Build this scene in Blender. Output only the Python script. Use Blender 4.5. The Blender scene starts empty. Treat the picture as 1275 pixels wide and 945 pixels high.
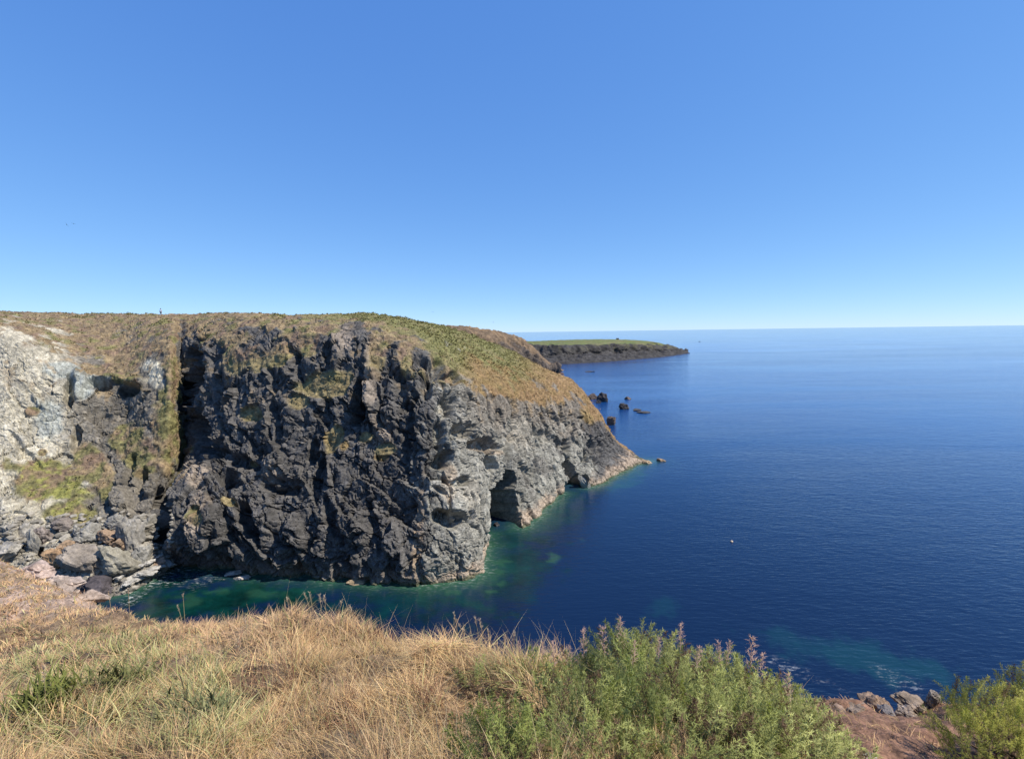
import bpy, bmesh, math, time
import numpy as np
from mathutils import Matrix, Vector
T0 = time.time()
SC = bpy.context.scene
COL = SC.collection
rng = np.random.default_rng(7)

# ------------------------------------------------------------------ camera
F = 602.0                       # focal length in pixels of the 1275 px wide photograph
CAM = np.array([0.0, 0.0, 36.0])
PITCH = math.atan(59.0 / F)
ROLL = 0.0141
FW = np.array([0, math.cos(PITCH), -math.sin(PITCH)])
R0 = np.array([1.0, 0, 0]); U0 = np.array([0, math.sin(PITCH), math.cos(PITCH)])
RT = R0 * math.cos(ROLL) - U0 * math.sin(ROLL)
UP = U0 * math.cos(ROLL) + R0 * math.sin(ROLL)
cd = bpy.data.cameras.new('camera'); cam = bpy.data.objects.new('camera', cd); COL.objects.link(cam)
cd.sensor_fit = 'HORIZONTAL'; cd.sensor_width = 36.0; cd.lens = 36.0 * F / 1275.0
cd.clip_start = 0.05; cd.clip_end = 90000.0
m = Matrix.Identity(4)
for i in range(3):
    m[i][0], m[i][1], m[i][2], m[i][3] = RT[i], UP[i], -FW[i], CAM[i]
cam.matrix_world = m
SC.camera = cam

# ------------------------------------------------------------------ sky and sun
SUN_EL = math.radians(53); SUN_AZ = math.radians(104)      # azimuth clockwise from +Y
w = bpy.data.worlds.new("World"); SC.world = w; w.use_nodes = True
nt = w.node_tree; bg = nt.nodes['Background']
sky = nt.nodes.new('ShaderNodeTexSky'); sky.sky_type = 'NISHITA'; sky.sun_disc = False
sky.sun_elevation = SUN_EL; sky.sun_rotation = SUN_AZ; sky.altitude = 40
sky.air_density = 0.7; sky.dust_density = 0.2; sky.ozone_density = 3.0; sky.altitude = 2000
sep = nt.nodes.new('ShaderNodeSeparateColor'); cmb = nt.nodes.new('ShaderNodeCombineColor'); nt.links.new(sky.outputs[0], sep.inputs[0])
for ch, (gain, gam) in enumerate(((0.75, 0.77), (0.835, 0.58), (0.975, 0.33))):      # a clear, deep summer blue
    a = nt.nodes.new('ShaderNodeMath'); a.operation = 'MULTIPLY'; a.inputs[1].default_value = 0.1; nt.links.new(sep.outputs[ch], a.inputs[0])
    p = nt.nodes.new('ShaderNodeMath'); p.operation = 'POWER'; p.inputs[1].default_value = gam; nt.links.new(a.outputs[0], p.inputs[0])
    g = nt.nodes.new('ShaderNodeMath'); g.operation = 'MULTIPLY'; g.inputs[1].default_value = gain * 10; nt.links.new(p.outputs[0], g.inputs[0]); nt.links.new(g.outputs[0], cmb.inputs[ch])
nt.links.new(cmb.outputs[0], bg.inputs[0]); bg.inputs[1].default_value = 0.1
sd = bpy.data.lights.new('sun', 'SUN'); sd.energy = 5.0; sd.angle = math.radians(0.53); sd.color = (1.0, 0.92, 0.80)
so = bpy.data.objects.new('sun', sd); COL.objects.link(so)
sdir = Vector((math.cos(SUN_EL) * math.sin(SUN_AZ), math.cos(SUN_EL) * math.cos(SUN_AZ), math.sin(SUN_EL)))
so.rotation_euler = sdir.to_track_quat('Z', 'Y').to_euler(); so.location = (60, 0, 90)
SC.view_settings.view_transform = 'Standard'; SC.view_settings.look = 'None'
SC.view_settings.exposure = 0.32; SC.view_settings.gamma = 1.0
SC.cycles.max_bounces = 5; SC.cycles.diffuse_bounces = 2; SC.cycles.glossy_bounces = 3
SC.cycles.transmission_bounces = 3; SC.cycles.caustics_reflective = False; SC.cycles.caustics_refractive = False

# ------------------------------------------------------------------ picture <-> place
def ray(px, py):
    u = (np.asarray(px, float) - 637.5) / F; v = (472.5 - np.asarray(py, float)) / F
    return FW + u[..., None] * RT + v[..., None] * UP
def at_d(px, py, d):                                     # point on the sight line at distance d along +Y
    r = ray(px, py); return CAM + r * (np.asarray(d, float) / r[..., 1])[..., None]
def at_z(px, py, z=0.0):
    r = ray(px, py); return CAM + r * ((z - CAM[2]) / r[..., 2])[..., None]
def proj(P):
    q = P - CAM; dz = np.maximum(q @ FW, 0.05)
    return 637.5 + F * (q @ RT) / dz, 472.5 - F * (q @ UP) / dz
def sm(a, b, x):
    t = np.clip((x - a) / (b - a), 0, 1); return t * t * (3 - 2 * t)

# ------------------------------------------------------------------ noise
def _h(ix, iy, iz, s):
    h = (ix.astype(np.uint32) * np.uint32(374761393) + iy.astype(np.uint32) * np.uint32(668265263)
         + iz.astype(np.uint32) * np.uint32(2147483647) + np.uint32(s * 974711 & 0xffffffff))
    h = (h ^ (h >> np.uint32(13))) * np.uint32(1274126177)
    h = (h ^ (h >> np.uint32(15))) * np.uint32(2246822519)
    return h ^ (h >> np.uint32(16))
_G = np.array([[1,1,0],[-1,1,0],[1,-1,0],[-1,-1,0],[1,0,1],[-1,0,1],[1,0,-1],[-1,0,-1],[0,1,1],[0,-1,1],[0,1,-1],[0,-1,-1],[1,1,0],[-1,1,0],[0,-1,1],[0,-1,-1]], float)
def perlin(p, s=0):
    i = np.floor(p).astype(np.int64); f = p - i; u = f * f * f * (f * (f * 6 - 15) + 10)
    out = np.zeros(len(p))
    for dx in (0, 1):
        wx = u[:, 0] if dx else 1 - u[:, 0]
        for dy in (0, 1):
            wy = u[:, 1] if dy else 1 - u[:, 1]
            for dz in (0, 1):
                wz = u[:, 2] if dz else 1 - u[:, 2]
                g = _G[_h(i[:, 0] + dx, i[:, 1] + dy, i[:, 2] + dz, s) & np.uint32(15)]
                out += wx * wy * wz * (g[:, 0] * (f[:, 0] - dx) + g[:, 1] * (f[:, 1] - dy) + g[:, 2] * (f[:, 2] - dz))
    return out
def fbm(p, o=4, s=0, gain=0.5):
    a, t = 1.0, 0
    for k in range(o):
        t = t + a * perlin(p * (2.03 ** k), s + k * 17); a *= gain
    return t
def ridged(p, o=3, s=0):
    a, t = 1.0, 0
    for k in range(o):
        t = t + a * (1 - 2 * np.abs(perlin(p * (2.1 ** k), s + k * 13))); a *= 0.5
    return t
def worley(p, s=0, facets=False):                                       # F1, F2, random value of the nearest cell
    i = np.floor(p).astype(np.int64); n = len(p)
    f1 = np.full(n, 9.0); f2 = np.full(n, 9.0); cid = np.zeros(n); tilt = np.zeros(n)
    for dx in (-1, 0, 1):
        for dy in (-1, 0, 1):
            for dz in (-1, 0, 1):
                c = i + np.array([dx, dy, dz]); h = _h(c[:, 0], c[:, 1], c[:, 2], s)
                q = np.stack([(h & np.uint32(1023)), (h >> np.uint32(10)) & np.uint32(1023), (h >> np.uint32(20)) & np.uint32(1023)], 1) / 1023.0
                d = np.sqrt(((c + q - p) ** 2).sum(1))
                near = d < f1
                f2 = np.where(near, f1, np.minimum(f2, d)); f1 = np.where(near, d, f1)
                k = h * np.uint32(2654435761)
                cid = np.where(near, (k >> np.uint32(8)) / float(1 << 24), cid)
                if facets:
                    k2 = (k ^ (k >> np.uint32(15))) * np.uint32(2246822519)
                    g = np.stack([k2 & np.uint32(1023), (k2 >> np.uint32(10)) & np.uint32(1023), (k2 >> np.uint32(20)) & np.uint32(1023)], 1) / 511.5 - 1
                    tilt = np.where(near, (g * (p - c - q)).sum(1), tilt)
    return (f1, f2, cid, tilt) if facets else (f1, f2, cid)

# ------------------------------------------------------------------ mesh helpers
def mk(name, V, faces, mat, col=None, smooth=True, parent=None, attrs=None, nrm=None):
    if nrm is not None:                                   # turn every leaf face to the side its normal asks for
        a_, b_, c_ = V[faces[:, 0]], V[faces[:, 1]], V[faces[:, 2]]; fl = (np.cross(b_ - a_, c_ - a_) * nrm[faces].sum(1)).sum(1) < 0
        faces = faces.copy(); faces[fl] = faces[fl][:, ::-1]
    me = bpy.data.meshes.new(name); V = np.ascontiguousarray(V, np.float32); faces = np.ascontiguousarray(faces, np.int32)
    k = faces.shape[1]; nf = len(faces)
    me.vertices.add(len(V)); me.vertices.foreach_set('co', V.ravel())
    me.loops.add(nf * k); me.loops.foreach_set('vertex_index', faces.ravel())
    me.polygons.add(nf); me.polygons.foreach_set('loop_start', np.arange(nf, dtype=np.int32) * k)
    me.polygons.foreach_set('use_smooth', np.full(nf, smooth, bool))
    me.update(calc_edges=True)
    if col is not None:
        a = me.color_attributes.new('Col', 'FLOAT_COLOR', 'POINT')
        a.data.foreach_set('color', np.concatenate([col, np.ones((len(V), 1))], 1).astype(np.float32).ravel())
    for an, av in (attrs or {}).items():
        a = me.attributes.new(an, 'FLOAT', 'POINT'); a.data.foreach_set('value', np.asarray(av, np.float32))
    if nrm is not None: me.normals_split_custom_set_from_vertices((nrm / (np.linalg.norm(nrm, axis=1, keepdims=True) + 1e-9)).tolist())
    me.materials.append(mat)
    o = bpy.data.objects.new(name, me); COL.objects.link(o)
    if parent: o.parent = parent
    return o
def tag(o, label=None, cat=None, group=None, kind=None):
    for k, v in (('label', label), ('category', cat), ('group', group), ('kind', kind)):
        if v: o[k] = v
    return o
def empty(name, loc, label, cat, group=None):
    o = bpy.data.objects.new(name, None); COL.objects.link(o); o.location = [float(x) for x in loc]; o.empty_display_size = 0.2
    return tag(o, label, cat, group)
def gridfaces(nu, nv):
    a = (np.arange(nu - 1)[:, None] * nv + np.arange(nv - 1)[None, :]).ravel()
    return np.stack([a, a + nv, a + nv + 1, a + 1], 1)
def gnormal(P):                                           # normals of a (nu, nv, 3) grid
    du = np.gradient(P, axis=0); dv = np.gradient(P, axis=1); n = np.cross(du, dv)
    return n / (np.linalg.norm(n, axis=2, keepdims=True) + 1e-9)
def pchip(x, y, xi):                                      # shape preserving cubic along axis 0
    h = np.diff(x); sh = (-1,) + (1,) * (y.ndim - 1); d = np.diff(y, axis=0) / h.reshape(sh)
    mm = np.zeros_like(y); mm[0] = d[0]; mm[-1] = d[-1]
    w1 = (2 * h[1:] + h[:-1]).reshape(sh); w2 = (h[1:] + 2 * h[:-1]).reshape(sh)
    same = d[1:] * d[:-1] > 0
    with np.errstate(divide='ignore', invalid='ignore'):
        hm = (w1 + w2) / (w1 / d[:-1] + w2 / d[1:])
    mm[1:-1] = np.where(same, np.nan_to_num(hm), 0)
    k = np.clip(np.searchsorted(x, xi, 'right') - 1, 0, len(x) - 2); t = ((xi - x[k]) / h[k]).reshape(sh); hk = h[k].reshape(sh)
    return ((1 + 2 * t) * (1 - t) ** 2) * y[k] + t * (1 - t) ** 2 * hk * mm[k] + t * t * (3 - 2 * t) * y[k + 1] + t * t * (t - 1) * hk * mm[k + 1]
def sheet(ST, seg_counts, step_px, step_m, nmax=130, rows=(1, 6)):
    """ST (stations, control rows, 3) -> fine grid (nu, nv, 3) and the control-row parameter of every row."""
    ns = len(ST); PX, PY = proj(ST.reshape(-1, 3)); PX = PX.reshape(ST.shape[:2]); PY = PY.reshape(ST.shape[:2])
    t = [0.0]; xi = []
    for i in range(ns - 1):
        dp = np.hypot(PX[i + 1] - PX[i], PY[i + 1] - PY[i])[rows[0]:rows[1]].max(); dm = np.linalg.norm(ST[i + 1] - ST[i], axis=1)[rows[0]:rows[1]].max()
        n = int(np.clip(max(dp / step_px, dm / step_m), 4, nmax)); t.append(t[-1] + max(dm, 0.5)); xi += list(np.linspace(t[-2], t[-1], n, endpoint=False))
    xi.append(t[-1]); G = pchip(np.array(t), ST, np.array(xi))
    vi = np.concatenate([np.linspace(k, k + 1, c, endpoint=False) for k, c in enumerate(seg_counts)] + [[len(seg_counts)]])
    return np.moveaxis(pchip(np.arange(ST.shape[1], dtype=float), np.moveaxis(G, 1, 0), vi), 0, 1), vi

# ------------------------------------------------------------------ materials
def newmat(name):
    mt = bpy.data.materials.new(name); mt.use_nodes = True; n = mt.node_tree; return mt, n, n.nodes['Principled BSDF']
def N(n, t, **kw):
    x = n.nodes.new('ShaderNode' + t)
    for k, v in kw.items():
        if k.startswith('i_'): x.inputs[k[2:].replace('_', ' ')].default_value = v
        else: setattr(x, k, v)
    return x
def mapping(n, scale, rot=(0, 0, 0)):
    g = N(n, 'NewGeometry'); mp = N(n, 'Mapping'); mp.inputs['Scale'].default_value = scale; mp.inputs['Rotation'].default_value = rot
    n.links.new(g.outputs['Position'], mp.inputs['Vector']); return mp.outputs['Vector']
def noise(n, scale, detail=6, rough=0.6, vec=None, dist=0.0):
    x = N(n, 'TexNoise'); x.inputs['Scale'].default_value = scale; x.inputs['Detail'].default_value = detail
    x.inputs['Roughness'].default_value = rough; x.inputs['Distortion'].default_value = dist
    if vec is None: vec = N(n, 'NewGeometry').outputs['Position']
    n.links.new(vec, x.inputs['Vector']); return x.outputs['Fac']
def ramp(n, fac, a, b, c0=0.0, c1=1.0):
    x = N(n, 'MapRange'); x.inputs[1].default_value = a; x.inputs[2].default_value = b; x.inputs[3].default_value = c0; x.inputs[4].default_value = c1
    n.links.new(fac, x.inputs[0]); return x.outputs[0]
def mul(n, c, f):
    x = N(n, 'Mix', data_type='RGBA', blend_type='MULTIPLY'); x.inputs[0].default_value = 1.0
    n.links.new(c, x.inputs[6]); n.links.new(f, x.inputs[7]); return x.outputs[2]
def rock_mat(name, fine=1.0, contrast=0.55, bump=0.25):
    mt, n, b = newmat(name); a = N(n, 'VertexColor'); a.layer_name = 'Col'
    f1 = ramp(n, noise(n, 1.6 * fine, 8, 0.7), 0.3, 0.7, 1 - contrast, 1 + contrast)
    f2 = ramp(n, noise(n, 7.0 * fine, 5, 0.65), 0.3, 0.7, 1 - contrast * 0.8, 1 + contrast * 0.8)
    n.links.new(mul(n, mul(n, a.outputs[0], f1), f2), b.inputs['Base Color'])
    b.inputs['Roughness'].default_value = 0.85; b.inputs['Specular IOR Level'].default_value = 0.25
    bp = N(n, 'Bump'); bp.inputs['Strength'].default_value = 0.7; bp.inputs['Distance'].default_value = bump
    n.links.new(noise(n, 3.0 * fine, 9, 0.72), bp.inputs['Height']); n.links.new(bp.outputs[0], b.inputs['Normal'])
    return mt
def leaf_mat(name, trans=0.3, rough=0.7, spec=0.2):
    mt, n, b = newmat(name); a = N(n, 'VertexColor'); a.layer_name = 'Col'
    n.links.new(a.outputs[0], b.inputs['Base Color']); b.inputs['Roughness'].default_value = rough; b.inputs['Specular IOR Level'].default_value = spec
    tr = N(n, 'BsdfTranslucent'); n.links.new(a.outputs[0], tr.inputs[0]); mx = N(n, 'MixShader'); mx.inputs[0].default_value = trans
    n.links.new(b.outputs[0], mx.inputs[1]); n.links.new(tr.outputs[0], mx.inputs[2]); n.links.new(mx.outputs[0], n.nodes['Material Output'].inputs[0])
    return mt
def plain_mat(name, c, rough=0.8):
    mt, n, b = newmat(name); b.inputs['Roughness'].default_value = rough
    x = N(n, 'Mix', data_type='RGBA', blend_type='MULTIPLY'); x.inputs[0].default_value = 1.0; x.inputs[6].default_value = (*c, 1)
    n.links.new(ramp(n, noise(n, 6.0, 4), 0.3, 0.7, 0.75, 1.2), x.inputs[7]); n.links.new(x.outputs[2], b.inputs['Base Color']); return mt
ROCK = rock_mat('cliff_rock'); ROCK_FAR = rock_mat('distant_rock', 0.15, 0.4, 1.2); ROCK_NEAR = rock_mat('boulder_rock', 1.6, 0.4, 0.12)
SOIL = rock_mat('soil', 5.0, 0.6, 0.03); LEAF = leaf_mat('dry_grass', 0.3); HEATH = leaf_mat('heath_leaves', 0.2); GORSE = leaf_mat('gorse_spines', 0.4, 0.6); TWIG = leaf_mat('twigs', 0.0, 0.9, 0.1)

# ------------------------------------------------------------------ main cliff
N_ = None
CL = [  # per station, from the waterline up: (px, py, distance) x 7, the last on the skyline
 [(-420,770,N_),(-420,700,50),(-420,640,56),(-420,560,62),(-420,490,68),(-420,415,76),(-420,398,140)],
 [(-250,762,N_),(-250,695,60),(-250,630,66),(-250,550,73),(-250,475,79),(-250,408,87),(-250,394,150)],
 [(-100,755,N_),(-100,695,66),(-100,630,72),(-100,550,79),(-100,470,86),(-100,405,93),(-100,392,150)],
 [(0,750,N_),(0,690,67),(0,635,72),(0,555,80),(0,480,86),(0,412,93),(0,391,150)],
 [(60,748,N_),(50,690,67.5),(45,640,73),(50,570,81),(55,500,87),(62,440,93),(60,391.5,148)],
 [(110,745,N_),(100,690,68),(95,640,74),(100,570,83),(104,515,88),(108,464,94),(105,392,146)],
 [(165,738,N_),(145,695,68.5),(148,640,75),(150,580,82),(150,520,90),(150,470,95),(150,392.5,140)],
 [(190,722,N_),(180,690,70),(180,640,75),(188,580,81),(190,515,87),(190,448,95),(192,393,132)],
 [(203,712,N_),(194,685,71.5),(198,630,77),(208,570,82.5),(212,500,87.5),(212,430,96),(215,393.5,131)],
 [(207,708,N_),(199,670,74.5),(203,630,80),(226,565,88),(224,500,92.5),(221,430,99),(226,393.5,132)],
 [(212,706,N_),(203,670,74),(207,620,79),(232,560,92),(230,500,96.5),(226,425,103),(232,393.5,134)],
 [(228,703,N_),(215,675,69.5),(216,625,71.5),(240,585,80),(246,520,88),(238,430,97),(245,393.5,134)],
 [(275,711,N_),(262,675,69.3),(258,620,71.2),(268,580,76.5),(274,520,83),(264,425,91),(265,393,130)],
 [(325,715,N_),(315,690,68.6),(310,640,71),(308,590,75),(315,510,80),(310,415,88),(310,392,112)],
 [(400,720,N_),(395,690,67.8),(390,640,70.2),(390,570,74),(395,490,78),(395,412,84),(395,394.5,114)],
 [(460,724,N_),(455,690,67.4),(450,640,69.5),(450,570,73),(455,500,76.5),(455,412,83),(455,394,116)],
 [(510,727,N_),(508,690,66.9),(505,640,69),(500,570,72),(505,490,76),(510,430,82),(508,400,120)],
 [(535,728,N_),(533,690,66.3),(528,640,68),(527,570,70.5),(532,500,74.5),(546,447,81),(538,405.5,124)],
 [(575,724,N_),(570,690,67.5),(565,640,69),(560,570,72),(570,510,76.5),(575,470,82),(568,412,128)],
 [(603,708,N_),(601,680,71),(600,640,73.5),(596,580,77),(594,530,80),(600,484,85),(598,423,131)],
 [(608,668,N_),(609,640,81),(611,610,80),(613,570,80.5),(616,535,84),(622,490,90),(622,432,133)],
 [(652,657,N_),(650,640,88.3),(650,610,90),(648,570,91.5),(646,530,94),(650,488,100),(650,445.5,134)],
 [(690,624,N_),(690,610,101),(690,590,103),(686,560,106),(682,530,109),(682,492,114),(688,463,136)],
 [(712,610,N_),(712,602,108),(712,590,109.5),(710,570,112),(708,540,115),(706,496,122),(711,472,138)],
 [(738,606,N_),(738,598,110),(735,585,112.5),(730,560,117),(725,530,121),(722,502,127),(724,485,139)],
 [(772,590,N_),(770,582,120.5),(765,570,125),(758,555,129),(752,540,131),(745,522,134),(741,506,139)],
 [(797,577.5,N_),(795,574,129),(791,570,132),(785,566,134),(779,561,136),(774,556,138),(772,553,140)],
 [(808,574,N_),(808,573.6,132.5),(807.5,573,133.5),(807,572.6,134.5),(806,572.3,135.5),(805,572,136.5),(804,571.8,138)],
 [(811,574,N_),(812,574.3,133),(812,574.5,134),(812,574.8,135),(812,575,136),(811,575,137),(811,575,138)],
]
ST = []
for s in CL:
    r = [at_z(*s[0][:2]) if s[0][2] is None else at_d(*s[0])] + [at_d(*q) for q in s[1:]]
    out = r[0] - r[2]; out[2] = 0; out /= np.linalg.norm(out) + 1e-6
    low = r[0] + out * 1.6; low[2] = -3.5
    px = s[6][0]; back = r[6].copy()
    k = float(sm(470, 600, px)); a1 = CAM + (back - CAM) * np.array([2.4, 2.4, 1]); a1[2] = back[2] - 5
    a2 = back + np.array([6.0, 42.0, 0]); a2[2] = -4
    ST.append([low] + r + [a1 * (1 - k) + a2 * k])
ST = np.array(ST)
SEG = [5, 34, 50, 56, 58, 50, 90, 12]
G, VI = sheet(ST, SEG, 1.5, 0.25, 150, (1, 6))
nu, nv = G.shape[:2]
P = G.reshape(-1, 3); row = np.tile(VI, nu)
# soften the corners of the control net a little, then displace along the normal
NB = gnormal(G)
for _ in range(10):
    NB[1:-1] = (NB[:-2] + 2 * NB[1:-1] + NB[2:]) / 4; NB[:, 1:-1] = (NB[:, :-2] + 2 * NB[:, 1:-1] + NB[:, 2:]) / 4
NB /= np.linalg.norm(NB, axis=2, keepdims=True) + 1e-9; NB = NB.reshape(-1, 3)
if (NB[:, 1] * (row < 5)).sum() > 0: NB = -NB
px, py = proj(P)
# strength of vegetation (1) against bare rock (0)
edge = row - 6.0 + 0.8 * fbm(P / 5.0, 4, 3) + 0.25 * fbm(P / 1.3, 3, 5)
veg = sm(-0.12, 0.12, edge)
def blob(cx, cy, rx, ry, ang=0.0, s=1, rag=0.5):
    a = math.radians(ang); x = px - cx; y = py - cy
    X = (x * math.cos(a) + y * math.sin(a)) / rx; Y = (-x * math.sin(a) + y * math.cos(a)) / ry
    return 1 - np.hypot(X, Y) + rag * WN
WN = fbm(P / 4.0, 4, 40)
for b in [(212,470,17,60,4),(210,545,24,50,-8),(172,560,22,36,-20),(150,545,18,22),(112,578,22,32,-25),(130,600,12,24),(405,478,34,17,-10),(372,500,16,10),(330,450,24,14),(310,575,9,6),(455,545,12,8),(480,560,16,8),
          (315,515,14,9),(350,440,14,24),(415,545,10,20,20),(290,440,18,26,-10),(248,640,12,9,30),(285,625,14,5,25),(385,425,22,18),(640,485,55,16,14),(590,462,34,14,30),(505,440,10,26),(468,440,12,24),(560,440,30,16,35),
          (60,600,55,32,8),(90,640,42,20,12),(40,512,9,6),(52,562,8,6),(150,470,34,10,10),(745,515,10,9,40)]:
    veg = np.maximum(veg, sm(-0.1, 0.25, blob(*b)) * (row < 6.4) * (row > 0.9))
for b in [(425,428,16,26),(445,418,14,14),(190,462,15,26,-8),(55,452,40,18,25),(10,440,22,30),(228,430,7,30),(242,425,5,22),(265,440,4,16),(590,500,22,14,30),(640,505,30,9,10),(330,412,22,7)]:
    veg *= 1 - sm(-0.1, 0.25, blob(*b))
rk = 1 - veg
# bulges (+) and hollows (-): px, py, rx, ry, metres, turn
HOL = [(628,648,22,50,-36,0,.10),(634,606,9,22,-14,10,.15),(561,652,24,15,-3.6,8),(553,573,20,12,-3.2,-15),(578,538,18,14,-2.4,0),(608,556,20,10,-2.2,25),(546,540,10,18,-2.0,0),(558,505,14,18,-2.2,10),(590,548,9,14,-1.3,0),(540,460,16,20,-2.0,30),(565,470,12,10,-1.6,30),(612,575,8,18,-1.8,0),(680,545,22,10,-1.4,30),(660,590,12,20,-1.0,-20),(575,600,26,8,-1.2,-12),(548,610,14,6,-1.2,20),
       (716,606,15,13,-11,-25),(709,582,6,16,-5,-10),(745,560,16,12,-2.0,20),(706,553,8,12,-2.0,0),(735,570,14,9,-2.2,25),(700,520,10,6,-1.0,20),(636,560,5,40,-1.6,0),(640,520,6,30,-0.8,0),
       (725,600,9,9,2.0,0),(462,482,10,44,2.2,-4),(447,500,11,34,-4.5,10),(388,560,10,22,-2.4,15),(400,585,9,30,-2.4,10),(300,575,34,12,-2.4,20),(305,640,15,42,-4.6,-24),(290,600,20,16,-3.2,20),(355,612,26,9,-2.6,10),
       (262,650,34,34,1.8,0),(330,640,22,34,1.2,-15),(372,672,14,40,1.3,-18),(438,660,16,48,1.2,-14),(490,680,14,44,1.2,-10),(418,655,7,50,-1.6,-16),(470,670,6,50,-1.3,-12),(352,600,26,9,-1.2,10),
       (243,465,13,56,-5.5,8),(252,545,16,44,-4.5,-8),(268,450,7,30,-1.6,15),(345,515,8,26,-1.3,-20),(365,440,8,18,-1.4,-30),(420,440,10,20,1.0,0),(500,490,10,30,-1.5,0),(512,530,9,44,-1.8,5),(520,450,14,14,-1.6,0),(530,480,10,16,-1.8,0),
       (128,480,16,7,-2.4,18),(158,487,19,8,-3.4,-8),(150,474,32,6,1.2,5),(86,490,7,24,-2.6,0),(97,480,10,26,1.0,0),(93,550,6,22,-1.5,10),(160,585,7,18,-1.8,15),(176,600,10,24,-2.4,10),(202,645,11,42,-3.0,0),(152,622,14,26,1.8,0),(185,605,12,16,1.4,0),(120,520,18,12,-.8,20),
       (48,500,30,6,.8,50),(30,560,30,6,-.6,50),(28,662,6,18,-1.6,0),(48,676,6,22,-2.0,0),(15,660,14,14,1.0,0)]
mac = np.zeros(len(P)); WN = 0.9 * fbm(P / 3.5, 3, 44)
for h_ in HOL:
    cx, cy, rx, ry, amp, ang = h_[:6]
    mac += (.8 if 250 < cx < 520 and amp < 0 else 1) * amp * sm(0.0, h_[6] if len(h_) > 6 else 0.55, blob(cx, cy, rx, ry, ang, rag=0.15 if len(h_) > 6 else 0.75)) * (row < 6.6)
# anisotropic rock: fractures lean down to the right on the dark face, upright on the grey flank
c, s_ = math.cos(math.radians(-28)), math.sin(math.radians(-28))
Q = np.stack([(P[:, 0] * c - P[:, 2] * s_), P[:, 1], (P[:, 0] * s_ + P[:, 2] * c) * 0.62], 1)
warp = np.stack([fbm(P / 3.0, 3, 61), fbm(P / 3.0, 3, 62), fbm(P / 3.0, 3, 63)], 1)
Qw = Q + 0.9 * warp
dk = sm(215, 240, px) * (1 - sm(515, 545, px))                       # the dark face is the more broken one
rough_zone = 0.25 + 0.25 * dk + .12 * sm(545, 560, px) * (1 - sm(500, 560, py)); rough_zone = np.where(px < 130, 0.24, rough_zone)
d = 1.4 * rough_zone * ridged(Q / 9.0, 2, 21) - 0.4
f1, f2, cid1, tl = worley(Qw / 3.6, 1, True); crk = 1 - sm(0, .07, f2 - f1); d += (1.2 * (cid1 - 0.5) + 2.3 * tl) * rough_zone - .9 * crk * rough_zone
f1, f2, cid, tl = worley(Qw / 1.35, 2, True); d += (0.55 * (cid - 0.5) + 0.85 * tl) * rough_zone - .45 * (1 - sm(0, .10, f2 - f1)) * rough_zone
f1, f2, cid3, tl = worley((Qw + .2 * warp) / 0.6, 3, True); d += (0.20 * (cid3 - 0.5) + 0.28 * tl) * (.15 + .85 * rough_zone) - .05 * (1 - sm(0, .15, f2 - f1))
d += 0.14 * fbm(P / 1.0, 4, 11)
# long diagonal and upright joints
sd_ = Q[:, 0] / 6.5 + .6 * fbm(P / 9.0, 3, 15); jd = np.abs(sd_ - np.round(sd_)); d -= 1.3 * dk * (1 - sm(0, .07, jd)) * sm(0, .3, fbm(P / 6.0, 3, 16)) ; d += .9 * dk * (sd_ - np.round(sd_)) * (.4 + .8 * sm(-.3, .3, fbm(P / 7.0, 3, 19)))
sv = (P[:, 0] * .55 + P[:, 1] * .83) / 6.5 + .3 * fbm(P / 10.0, 3, 17); jv = np.abs(sv - np.round(sv)); d -= 0.9 * sm(535, 560, px) * (1 - sm(0, .06, jv)) * sm(-.15, .2, fbm(P / 6.0, 3, 18)); d += .7 * sm(535, 560, px) * (sv - np.round(sv))
low_fade = (sm(0.3, 1.6, row) * 0.6 + 0.4) * (1 - .55 * sm(5.2, 6.2, row))
dv = 0.5 * fbm(P / 4.0, 3, 31) + 0.30 * fbm(P / 1.1, 3, 33)
gor = sm(5.95, 6.2, row) * (1 - sm(630, 700, px)) * sm(0.0, 0.35, fbm(P / 9.0, 3, 35) + 0.9 * sm(395, 470, px) * sm(6.15, 6.5, row) - 0.35 + 0.5 * sm(6.8, 7, row))
dv += gor * (0.15 + 0.4 * fbm(P / 1.8, 3, 36)) 
land = sm(7.0, 7.6, row) * 0.6
tipfade = 1 - 0.9 * sm(785, 812, px) * (row > 1.5)
scree = (1 - sm(120, 215, px)) * (1 - sm(1.6, 2.6, row))
disp = (rk * d * low_fade * (1 - 0.4 * scree) + veg * dv * (1 - land) + mac) * tipfade
P2 = P + NB * disp[:, None]
hz = np.clip(0.15 * perlin(P / 25.0, 5), -1, 1)

# colours of the ground itself
def lerp(a, b, t): return a * (1 - t[:, None]) + np.asarray(b) * t[:, None]
n1 = fbm(P / 3.0, 4, 70); n2 = fbm(P / 0.9, 3, 71); n3 = fbm(P / 8.0, 3, 72)
dark = np.array([0.094, 0.089, 0.083]); grey = np.array([0.255, 0.245, 0.207]); pale = np.array([0.40, 0.365, 0.28])
C = np.tile(dark, (len(P), 1))
C = lerp(C, grey, sm(-26, 30, px - 534 + 26 * n1 + 14 * n2 + .06 * (py - 600)))
C = lerp(C, [0.185, 0.15, 0.115], sm(545, 620, px) * sm(4.0, 5.6, row + .8 * n1) * .7)
C = lerp(C, [0.14, 0.13, 0.115], sm(0, .4, n3 - 0.05) * sm(600, 680, px) * 0.7)
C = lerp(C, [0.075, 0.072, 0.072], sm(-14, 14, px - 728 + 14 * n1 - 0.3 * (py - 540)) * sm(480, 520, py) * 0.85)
C = lerp(C, [0.15, 0.135, 0.11], (1 - sm(175, 235, px + 18 * n1)) * sm(0.5, 2, row))
C = lerp(C, pale, (1 - sm(60, 112, px + 20 * n1)))
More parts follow.
